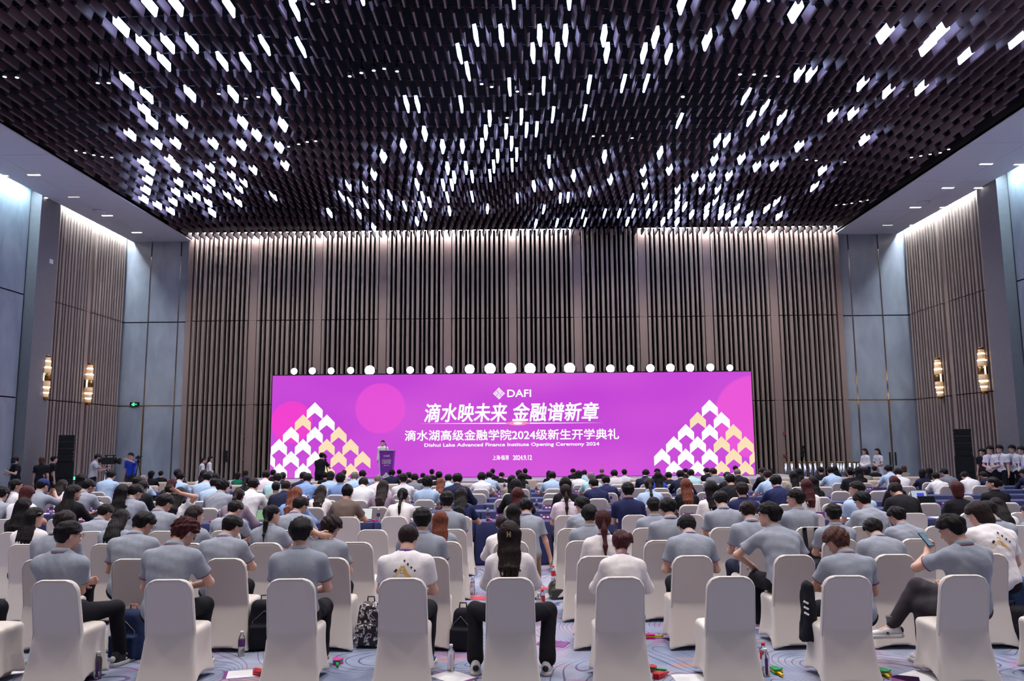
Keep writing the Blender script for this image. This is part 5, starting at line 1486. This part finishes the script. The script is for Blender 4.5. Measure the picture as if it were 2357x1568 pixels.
# hair clips
t = NAMEDP[(1, 1172)]; A = ARCH['y']; p = A.hc+A.HR@np.array([0, -.135, .005])
gold = mat('hair_clip_gold', srgb(226, 206, 160), .3, .6)
obj('hair_clip', MB().bb(p+np.array([-.018, -.012, -.022]), p+np.array([-.008, .01, .022])).bb(p+np.array([.008, -.012, -.022]), p+np.array([.018, .01, .022])).bb(p+np.array([-.018, -.012, -.005]), p+np.array([.018, .01, .005])), gold, t)
t = NAMEDP[(1, 1426)]; A = ARCH['v']; p = A.hc+A.HR@np.array([-.03, -.168, -.02])
obj('hair_clip', MB().bb(p+np.array([-.006, -.008, -.016]), p+np.array([.005, .01, .016])), chrome, t)
t = NAMEDP[(3, 82)]; A = ARCH['x']; p = A.hc+A.HR@np.array([.09, .01, .06])
obj('hair_clip', MB().bb(p+np.array([-.03, -.01, -.006]), p+np.array([.03, .006, .006])), gold, t)
# ================================================================== things on desks and floor
petm = mat('clear_plastic', (.92, .94, .97), .06, trans=.92, spec=.4); capw = mat('cap_white', srgb(226, 228, 236), .4); capr = mat('cap_red', srgb(206, 36, 48), .4)
labm = mat('bottle_label', srgb(84, 40, 104), .5); labr = mat('bottle_label_red', srgb(196, 36, 52), .5); labw = mat('bottle_label_white', srgb(216, 200, 208), .5)
bt_body = MB().lathe([(.020, 0), (.031, .008), (.032, .06), (.030, .075), (.032, .09), (.032, .15), (.026, .175), (.013, .198), (.013, .205)], 14).mesh('bottle_body'); bt_body.materials.append(petm)
bt_cap = MB().lathe([(.0165, .203), (.0165, .224), (.012, .227)], 12).mesh('cap'); bt_cap.materials.append(capw)
bt_lab = MB().lathe([(.0326, .088), (.0328, .09), (.0328, .148), (.0326, .15)], 14).mesh('bottle_label'); bt_lab.materials.append(labm)
bt_lab2 = MB().bb((-.012, -.0345, .02), (.012, -.031, .15)).mesh('bottle_label'); bt_lab2.materials.append(labm)
def bottle(loc, label, red=False, lab=None, strip=False, s=1.0, group='water bottles'):
    t = thing('water_bottle', label, 'bottle', loc, random.uniform(-.3, .3), group); t.scale = (s, s, s)
    obj('bottle_body', bt_body, petm, t); obj('cap', bt_cap, capr if red else capw, t)
    obj('bottle_label', bt_lab2 if strip else bt_lab, lab or labm, t)
    return t
cardm = mat('card_purple', srgb(92, 38, 110), .5)
card_b = MB().add([(-.11, -.035, 0), (.11, -.035, 0), (.11, .035, 0), (-.11, .035, 0), (-.11, 0, .10), (.11, 0, .10)], [(0, 1, 5, 4), (2, 3, 4, 5), (0, 3, 2, 1), (1, 2, 5), (0, 4, 3)]).mesh('card'); card_b.materials.append(cardm)
card_t = MB()
for x0, x1, f0, f1 in ((-.09, -.06, .72, .86), (-.05, -.005, .30, .56), (.02, .065, .30, .56)):
    n_ = np.array([0, -.1, .035]); n_ = n_/np.linalg.norm(n_)*.001
    vs = [np.array([x, -.035*(1-f), .10*f])+n_ for x, f in ((x0, f0), (x1, f0), (x1, f1), (x0, f1))]; card_t.add(vs, [(0, 1, 2, 3)])
card_t = card_t.mesh('card_lettering'); card_t.materials.append(wpr)
paperm = mat('paper_white', srgb(232, 232, 238), .7)
sheet = MB().bb((-.105, -.148, 0), (.105, .148, .003)).mesh('sheet'); sheet.materials.append(paperm)
for row, y in DESKY.items():
    xs = sorted(ROWX.get(row, [])); nb = nc = npp = 0
    for i, x in enumerate(xs):
        gap = xs[i+1]-x if i+1 < len(xs) else 1.5
        off = min(.42, gap/2)
        if i % 4 != 3:
            nb += 1; bottle((x+off*1.0, y+.12+random.uniform(0, .12), TZ), 'clear water bottle, %s from left on the desks before %s' % (ORD[nb], ROWN[row]))
        nc += 1
        t = thing('name_card', 'purple folded name card, %s from left on the desks before %s' % (ORD[nc], ROWN[row]), 'name card', (x-off*.75, y+.36, TZ), random.uniform(-.15, .15), 'purple name cards')
        obj('card', card_b, cardm, t); obj('card_lettering', card_t, wpr, t)
        if i % 2 == 0:
            npp += 1
            t = tag(obj('paper_sheet', sheet, paperm, None, (x+off*.35, y+.2, TZ), (0, 0, random.uniform(-.4, .4))), 'white paper sheet, %s from left on the desks before %s' % (ORD[npp], ROWN[row]), 'paper', 'papers on the desks')
# laptops and tablets
alum = mat('laptop_grey', srgb(70, 72, 80), .35, .5)
def laptop(px, py, row, label, scr, ang=110, w=.32, face=0):
    p = at_y(px, py, DESKY[row]+.15)
    t = thing('laptop', label, 'laptop', (p[0], DESKY[row]+.12, TZ), face)
    obj('base', MB().bb((-w/2, 0, 0), (w/2, .22, .016)), alum, t)
    a = math.radians(ang-90); c, s = math.cos(a), math.sin(a); R = np.array([[1, 0, 0], [0, c, s], [0, -s, c]])
    lid = obj('lid', MB().box(np.array([0, .22, .016])+R@np.array([0, 0, .11]), (w, .010, .22), R), alum, t)
    obj('display', MB().box(np.array([0, .22, .016])+R@np.array([0, -.007, .11]), (w-.02, .004, .195), R), scr, lid)
    if 'blue window' in label: obj('screen_window', MB().box(np.array([0, .22, .016])+R@np.array([.03, -.011, .10]), (w*.45, .003, .10), R), emis('screen_blue', (.06, .08, .62), 1.0), lid)
sw_ = emis('screen_pale', srgb(190, 200, 220), .9); sk_ = mat('screen_off', srgb(16, 20, 26), .2)
laptop(2125, 1122, 7, 'open laptop with a blue window on its pale screen', sw_, 108, .36); laptop(2146, 1146, 6, 'dark open laptop beside the bobbed woman in black', sk_, 112, .36)
laptop(352, 1118, 7, 'open laptop on the left desks', sk_, 105); laptop(833, 1180, 5, 'open white laptop beside the woman in brown', emis('screen_white', (.78, .80, .84), .9), 112, .30); laptop(595, 1174, 5, 'small tablet propped beside the mauve blouse', emis('screen_green', srgb(150, 190, 150), .8), 125, .24)

# ---- floor
def floor_at(px, py): return at_z(px, py, 0.0)
for px, py, red, lab, strip, lb in ((224, 1563, 0, None, 1, 'clear water bottle beside the leftmost backmost chair'), (555, 1510, 0, None, 0, 'purple-labelled water bottle beside the black backpack'),
                                    (1038, 1545, 0, labw, 1, 'clear water bottle left of the long-haired woman in white'), (1088, 1368, 0, labw, 0, 'white-labelled bottle standing in the centre aisle'),
                                    (1249, 1402, 1, labr, 0, 'red-capped bottle right of the centre woman'), (1241, 1410, 0, labw, 0, 'white-capped bottle beside the red-capped one in the aisle'),
                                    (1759, 1541, 1, labr, 0, 'red-capped bottle with red label right of the empty chair'), (1764, 1556, 0, None, 1, 'white-capped bottle in front of the red-labelled one'),
                                    (2284, 1560, 0, None, 1, 'clear water bottle beside the rightmost backmost chair'), (1274, 1340, 1, labr, 0, 'red-capped bottle behind the small dark bag in the aisle')):
    p = floor_at(px, py); bottle((p[0], p[1], 0), lb, bool(red), lab, bool(strip), 1.08, 'bottles on the carpet')
def sheet_at(px, py, rz, lb, m_=paperm, s=1.0, edge=None):
    p = floor_at(px, py); t = tag(obj('paper_sheet', sheet, m_, None, (p[0], p[1], .001), (0, 0, rz), (s, s, 1)), lb, 'paper', 'leaflets on the carpet')
    if edge is not None: obj('leaflet_band', MB().bb((-.105, -.148, .003), (.105, -.12, .0045)), edge, t)
    return t
pinkm = mat('leaflet_red', srgb(206, 60, 70), .6); plm = mat('leaflet_plum', srgb(120, 48, 130), .5)
sheet_at(560, 1552, -1.3, 'white leaflet with purple edge right of second chair', paperm, 1.2, plm); sheet_at(1045, 1560, .8, 'white leaflet with purple edge near the centre chair', paperm, 1.3, plm)
sheet_at(1600, 1563, -1.5, 'white sheet at the foot of the empty chair', paperm, 1.3); sheet_at(22, 1546, .6, 'white leaflet at the lower left corner', paperm, 1.2, plm)
sheet_at(2120, 1560, -1.0, 'white sheet between the two right-hand backmost chairs', paperm, 1.5); sheet_at(2085, 1568, -.4, 'purple leaflet between the two right-hand chairs', plm, 1.1)
sheet_at(1103, 1378, 1.4, 'red leaflet in the centre aisle', pinkm, 1.1); sheet_at(1258, 1372, .4, 'white sheet beside the small dark bag', paperm, 1.0); sheet_at(1272, 1482, 1.2, 'plum leaflet right of the long-haired woman in white', plm, 1.1)
sheet_at(1262, 1355, 1.2, 'red leaflet left of the small dark bag', pinkm, .8); sheet_at(1262, 1420, .9, 'pink leaflet beside the bottles in the aisle', pinkm, .7); sheet_at(320, 1512, .9, 'white power bank and sheet near the first chair', paperm, .8)
# hand-shaped clappers
def clapper(px, py, rz, hand, stem, lb):
    p = floor_at(px, py); t = thing('hand_clapper', lb, 'clapper', (p[0], p[1], .002), rz, 'plastic hand clappers')
    hm_ = mat('plastic_'+hand, {'green': srgb(20, 160, 84), 'red': srgb(214, 40, 50), 'pink': srgb(226, 50, 160), 'yellow': srgb(240, 190, 30)}[hand], .35); sm_ = mat('plastic_'+stem, {'yellow': srgb(240, 190, 30), 'green': srgb(20, 160, 84), 'red': srgb(214, 40, 50)}[stem], .35)
    for k, z in enumerate((0, .018, .036)):
        b = MB().bb((-.035, -.03, z), (.035, .035, z+.012))
        for f_ in range(4): b.bb((-.034+f_*.0185, .03, z), (-.020+f_*.0185, .075+(.012 if f_ in (1, 2) else 0), z+.012))
        b.box((.045, .01, z+.006), (.04, .016, .012), rz_(.6)); obj('palm', b, hm_ if k != 1 else sm_, t)
    obj('stem', MB().bb((-.012, -.13, .012), (.012, -.02, .03)), sm_, t)
clapper(1788, 1552, .1, 'green', 'yellow', 'green hand clapper with yellow stem right of the empty chair'); clapper(2036, 1556, -.1, 'green', 'yellow', 'green hand clapper beside the brown-haired student\'s chair')
clapper(1503, 1546, 1.2, 'red', 'green', 'red hand clapper with green stem beside the bun-haired woman'); clapper(1500, 1470, 1.7, 'pink', 'yellow', 'pink hand clapper with yellow stem on the carpet')
clapper(600, 1556, 1.0, 'red', 'red', 'red hand clapper left of the third chair'); clapper(48, 1538, 1.0, 'green', 'red', 'green and red hand clapper at the lower left'); clapper(775, 1530, .3, 'pink', 'green', 'pink and green clapper right of the third chair')
clapper(1520, 1560, 2.4, 'red', 'red', 'red hand clapper lying by the white sheet')
# items standing on desks: bundles of pink clappers
for px, row, lb in ((862, 5, 'pink clapper bundle on the desk left of centre'), (1128, 5, 'pink clapper bundle on the centre desk'), (490, 5, 'red and pink clapper bundle on the left desk')):
    p = at_y(px, 1190, DESKY[row]+.1); t = thing('hand_clapper', lb, 'clapper', (p[0], DESKY[row]+.12, TZ), random.uniform(-1, 1), 'plastic hand clappers')
    hm_ = mat('plastic_pink', srgb(226, 90, 150), .35)
    for k in range(3): obj('palm', MB().bb((-.03, -.03, k*.014), (.03, .03, k*.014+.01)).bb((-.03, .03, k*.014), (-.005, .07, k*.014+.01)).bb((.005, .03, k*.014), (.03, .07, k*.014+.01)), hm_, t, (0, 0, 0), (0, 0, k*.3))
    obj('stem', MB().bb((-.01, -.12, .005), (.01, -.02, .02)), hm_, t)
# backpacks
def pack_mesh(nm, w, d, h, seed, tap=.75):
    def f(P):
        q = np.clip(P[:, 2]/h, 0, 1); s = 1-(1-tap)*q**2
        dx = np.abs(P[:, 0])-w/2*s+.06; dy = np.abs(P[:, 1])-d/2*s+.06; dz = np.abs(P[:, 2]-h/2)-h/2+.06
        m_ = np.maximum(np.maximum(dx, dy), dz)
        o_ = np.minimum(m_, 0)+np.sqrt(np.maximum(dx, 0)**2+np.maximum(dy, 0)**2+np.maximum(dz, 0)**2)-.06
        pk = np.stack([np.abs(P[:, 0])-w*.36, np.abs(P[:, 1]+d/2)-.035, np.abs(P[:, 2]-h*.3)-h*.2], 1)
        p2 = np.minimum(pk.max(1), 0)+np.sqrt((np.maximum(pk, 0)**2).sum(1))-.02
        return smin(o_, p2, .02)+fold(P, .004, seed)
    return nets(nm, f, (-w/2-.05, -d/2-.1, -.03), (w/2+.05, d/2+.06, h+.05), .013)
def backpack(px, py, w, d, h, m_, rz, lb, seed, lean=0.0, accent=None):
    p = floor_at(px, py); t = thing('backpack', lb, 'bag', (p[0], p[1], 0), rz, 'bags on the carpet'); t.rotation_euler = (lean, 0, rz)
    obj('bag_body', pack_mesh('bag_body', w, d, h, seed), m_, t)
    st = accent or mat('strap_black', srgb(20, 20, 28), .7)
    obj('top_handle', MB().tube([(-.04, .04, h-.02), (-.035, .04, h+.04), (.035, .04, h+.04), (.04, .04, h-.02)], .008, 6), st, t)
    for sx in (-1, 1): obj('shoulder_strap', MB().tube([(sx*.07, d/2-.02, h-.04), (sx*.10, d/2+.035, h*.6), (sx*.11, d/2+.01, .06)], .014, 6), st, t)
    obj('zip', MB().tube([(-w*.33, -d/2-.012, h*.25), (-w*.34, -d/2+.005, h*.62), (0, -d/2+.015, h*.82), (w*.34, -d/2+.005, h*.62), (w*.33, -d/2-.012, h*.25)], .004, 5), mat('zip_grey', srgb(120, 120, 130), .4, .5), t)
bkm = cl('bag_black', srgb(24, 24, 34)); bnm = cl('bag_navy', srgb(30, 44, 80)); drk = mat('bag_leather', srgb(58, 56, 54), .35)
pat = bpy.data.materials.new('bag_blotched'); pat.use_nodes = True
_n = pat.node_tree.nodes; _t = _n.new('ShaderNodeTexNoise'); _t.inputs['Scale'].default_value = 22; _t.inputs['Detail'].default_value = 2
_c = _n.new('ShaderNodeTexCoord'); pat.node_tree.links.new(_c.outputs['Object'], _t.inputs[0]); _r = _n.new('ShaderNodeValToRGB'); _r.color_ramp.interpolation = 'CONSTANT'; _e = _r.color_ramp.elements
_e.new(.5); _e[0].color = (*srgb(28, 22, 32), 1); _e[1].position = .54; _e[1].color = (*srgb(206, 200, 208), 1); _e[2].position = .63; _e[2].color = (*srgb(70, 36, 56), 1)
pat.node_tree.links.new(_t.outputs[0], _r.inputs[0]); pat.node_tree.links.new(_r.outputs[0], _n['Principled BSDF'].inputs['Base Color'])
backpack(606, 1492, .34, .20, .50, bkm, .3, 'black backpack with straps between second and third chairs', 3, .06)
backpack(851, 1486, .28, .20, .46, pat, -.1, 'black and white blotched backpack right of the third chair', 4, .02)
backpack(1064, 1494, .24, .18, .42, bkm, -.15, 'black upright bag beside the blue sneaker', 5)
backpack(1284, 1376, .26, .18, .24, drk, .2, 'small dark leather bag with white rope handle in the aisle', 6, 0, mat('rope_white', srgb(222, 214, 200), .7))
backpack(300, 1514, .36, .22, .48, bnm, -.2, 'dark blue backpack with orange straps beside first student', 7, .05, mat('strap_orange', srgb(196, 112, 84), .7))
backpack(2346, 1486, .30, .2, .40, bkm, .4, 'black bag by the rightmost jeans', 8)
# jacket with white stripes on a chair side, strap pair over a chair back
p = at_y(1862, 1400, ROWY[1]+.05)
t = thing('hanging_jacket', 'black jacket with white stripes draped beside the brown-haired student', 'jacket', (p[0], ROWY[1]+.12, 0))
def _jf(P):
    q = np.clip((P[:, 2]-.30)/.5, 0, 1); w_ = .062-.018*q; d_ = .10-.03*q
    dx = np.abs(P[:, 0]-.02*q)-w_+.04; dy = np.abs(P[:, 1])-d_+.04; dz = np.abs(P[:, 2]-.56)-.27+.04
    return np.minimum(np.maximum(np.maximum(dx, dy), dz), 0)+np.sqrt(np.maximum(dx, 0)**2+np.maximum(dy, 0)**2+np.maximum(dz, 0)**2)-.04+fold(P*np.array([2, 2, .6], np.float32), .009, 9)
obj('jacket_body', nets('jacket_body', _jf, (-.2, -.2, .2), (.2, .2, .9), .012), bkm, t)
for k in range(3): obj('stripe', MB().box((-.030, -.088, .66-k*.05), (.045, .012, .018), ry(.5)), wpr, t)
xs4 = [c[0] for c in CHAIRS[4]]; p = at_y(1846, 1225, ROWY[4]-.3); xb = min(xs4, key=lambda v: abs(v-p[0]))
t = thing('hung_backpack', 'black backpack hung by two straps over a white chair', 'bag', (xb, ROWY[4], 0))
for sx in (-.09, .07): obj('strap', MB().box((sx, -.352, .80), (.055, .012, .32), rx(-.2)).bb((sx-.0275, -.345, .935), (sx+.0275, -.18, .945)), bkm, t)
obj('bag_body', pack_mesh('bag_body', .3, .16, .34, 12), bkm, t, (0, -.43, .36))
# phone in the hand of the rightmost student, its lit screen towards him
t0 = NAMEDP[(1, 2177)]; A = ARCH['p']
bpy.context.view_layer.update()
w_ = t0.matrix_world@Vector(tuple(A.wr[-1]+np.array([.03, .06, .12])))
t = thing('phone', 'dark smartphone with a lit screen held by the rightmost student', 'phone', w_, .5); t.rotation_euler = (-.75, 0, .5)
obj('phone_case', MB().bb((-.038, -.005, -.078), (.038, .005, .078)), mat('phone_teal', srgb(22, 50, 62), .3), t); obj('display', MB().bb((-.034, -.007, -.072), (.034, -.005, .072)), emis('phone_display', srgb(120, 150, 170), .8), t)
# small purple flag at the second chair
p = floor_at(512, 1490)
t = thing('hand_flag', 'small purple paper flag beside the second chair', 'flag', (p[0], p[1], 0)); t.rotation_euler = (0, .1, 0)
obj('flagstick', MB().tube([(0, 0, .02), (0, 0, .36)], .004, 6), paperm, t)
obj('flag_cloth', MB().add([(.0, 0, .10), (.10, -.02, .08), (.05, -.01, .28), (.0, 0, .34), (.0, .004, .10), (.10, -.016, .08), (.05, -.006, .28), (.0, .004, .34)], [(0, 1, 2, 3), (7, 6, 5, 4), (0, 4, 5, 1), (1, 5, 6, 2), (2, 6, 7, 3)]), cardm, t)
# ---- film and photo gear
def tripod(px, py, y, label, h, m_=blackm, sp=.35):
    p = at_y(px, py, y); t = thing('tripod', label, 'tripod', (p[0], y, 0))
    for k in range(3):
        a = 2*math.pi*k/3+.5; obj('leg', MB().tube([(0, 0, h-.1), (sp*math.cos(a), sp*math.sin(a), .0)], [.022, .014], 6), m_, t)
    obj('head', MB().lathe([(.03, h-.14), (.05, h-.12), (.05, h-.05), (.03, h)], 10), m_, t)
    return t, p
def vcam(px, py, y, label, rz, L, W, H, z=None):
    p = at_y(px, py, y); t = thing('video_camera', label, 'camera', (p[0], y, p[2] if z is None else z), rz)
    obj('camera_body', MB().bb((-W/2, -L*.5, 0), (W/2, L*.25, H)).bb((-W*.3, -L*.72, H*.25), (W*.3, -L*.5, H*.85)), mat('camera_black', srgb(26, 26, 30), .5), t)
    b = MB().lathe([(H*.34, 0), (H*.36, L*.2), (H*.48, L*.24), (H*.48, L*.36), (H*.3, L*.37)], 14); me = b.mesh('lens'); me.transform(Matrix.Translation((0, L*.25, H*.45))@Matrix.Rotation(-math.pi/2, 4, 'X')); obj('lens', me, blackm, t)
    obj('carry_handle', MB().bb((-W*.12, -L*.35, H*1.25), (W*.12, L*.3, H*1.38)).bb((-W*.1, -L*.3, H), (W*.1, -L*.24, H*1.3)).bb((-W*.1, L*.15, H), (W*.1, L*.21, H*1.3)), blackm, t)
    obj('viewfinder', MB().bb((-W*.9, L*.05, H*.7), (-W*.5, L*.3, H*1.0)), blackm, t)
    return t
tt, p = tripod(246, 1080, 28.4, 'silver tripod under the large video camera', at_y(246, 1072, 28.4)[2], chrome, .4)
vcam(254, 1069, 28.4, 'large black broadcast video camera at the left wall', -1.35, .56, .2, .24)
tt, p = tripod(318, 1066, 30.2, 'black tripod beside the photographer in blue', at_y(318, 1058, 30.2)[2])
vcam(318, 1057, 30.2, 'black photo camera held by the photographer in blue', -2.4, .22, .14, .10)
tt, p = tripod(749, 1060, 31.0, 'slim black tripod before the chevron screen', at_y(749, 1056, 31.0)[2])
vcam(748, 1055, 31.0, 'small black camera on tripod before the chevron screen', .1, .3, .13, .12)
vcam(30, 1066, 27.2, 'small black camera on a gimbal at far left', -2.6, .26, .13, .12)
# small glowing prints and lenses need no light sampling of their own (they still glow)
for nm in ('print_white', 'print_cream', 'print_glow', 'can_lens', 'slim_downlight_dim', 'exit_green', 'screen_pale', 'screen_white', 'screen_green', 'screen_blue', 'phone_display', 'sconce_crystal', 'podium_purple'):
    if nm in MATS:
        try: MATS[nm].cycles.emission_sampling = 'NONE'
        except Exception: pass
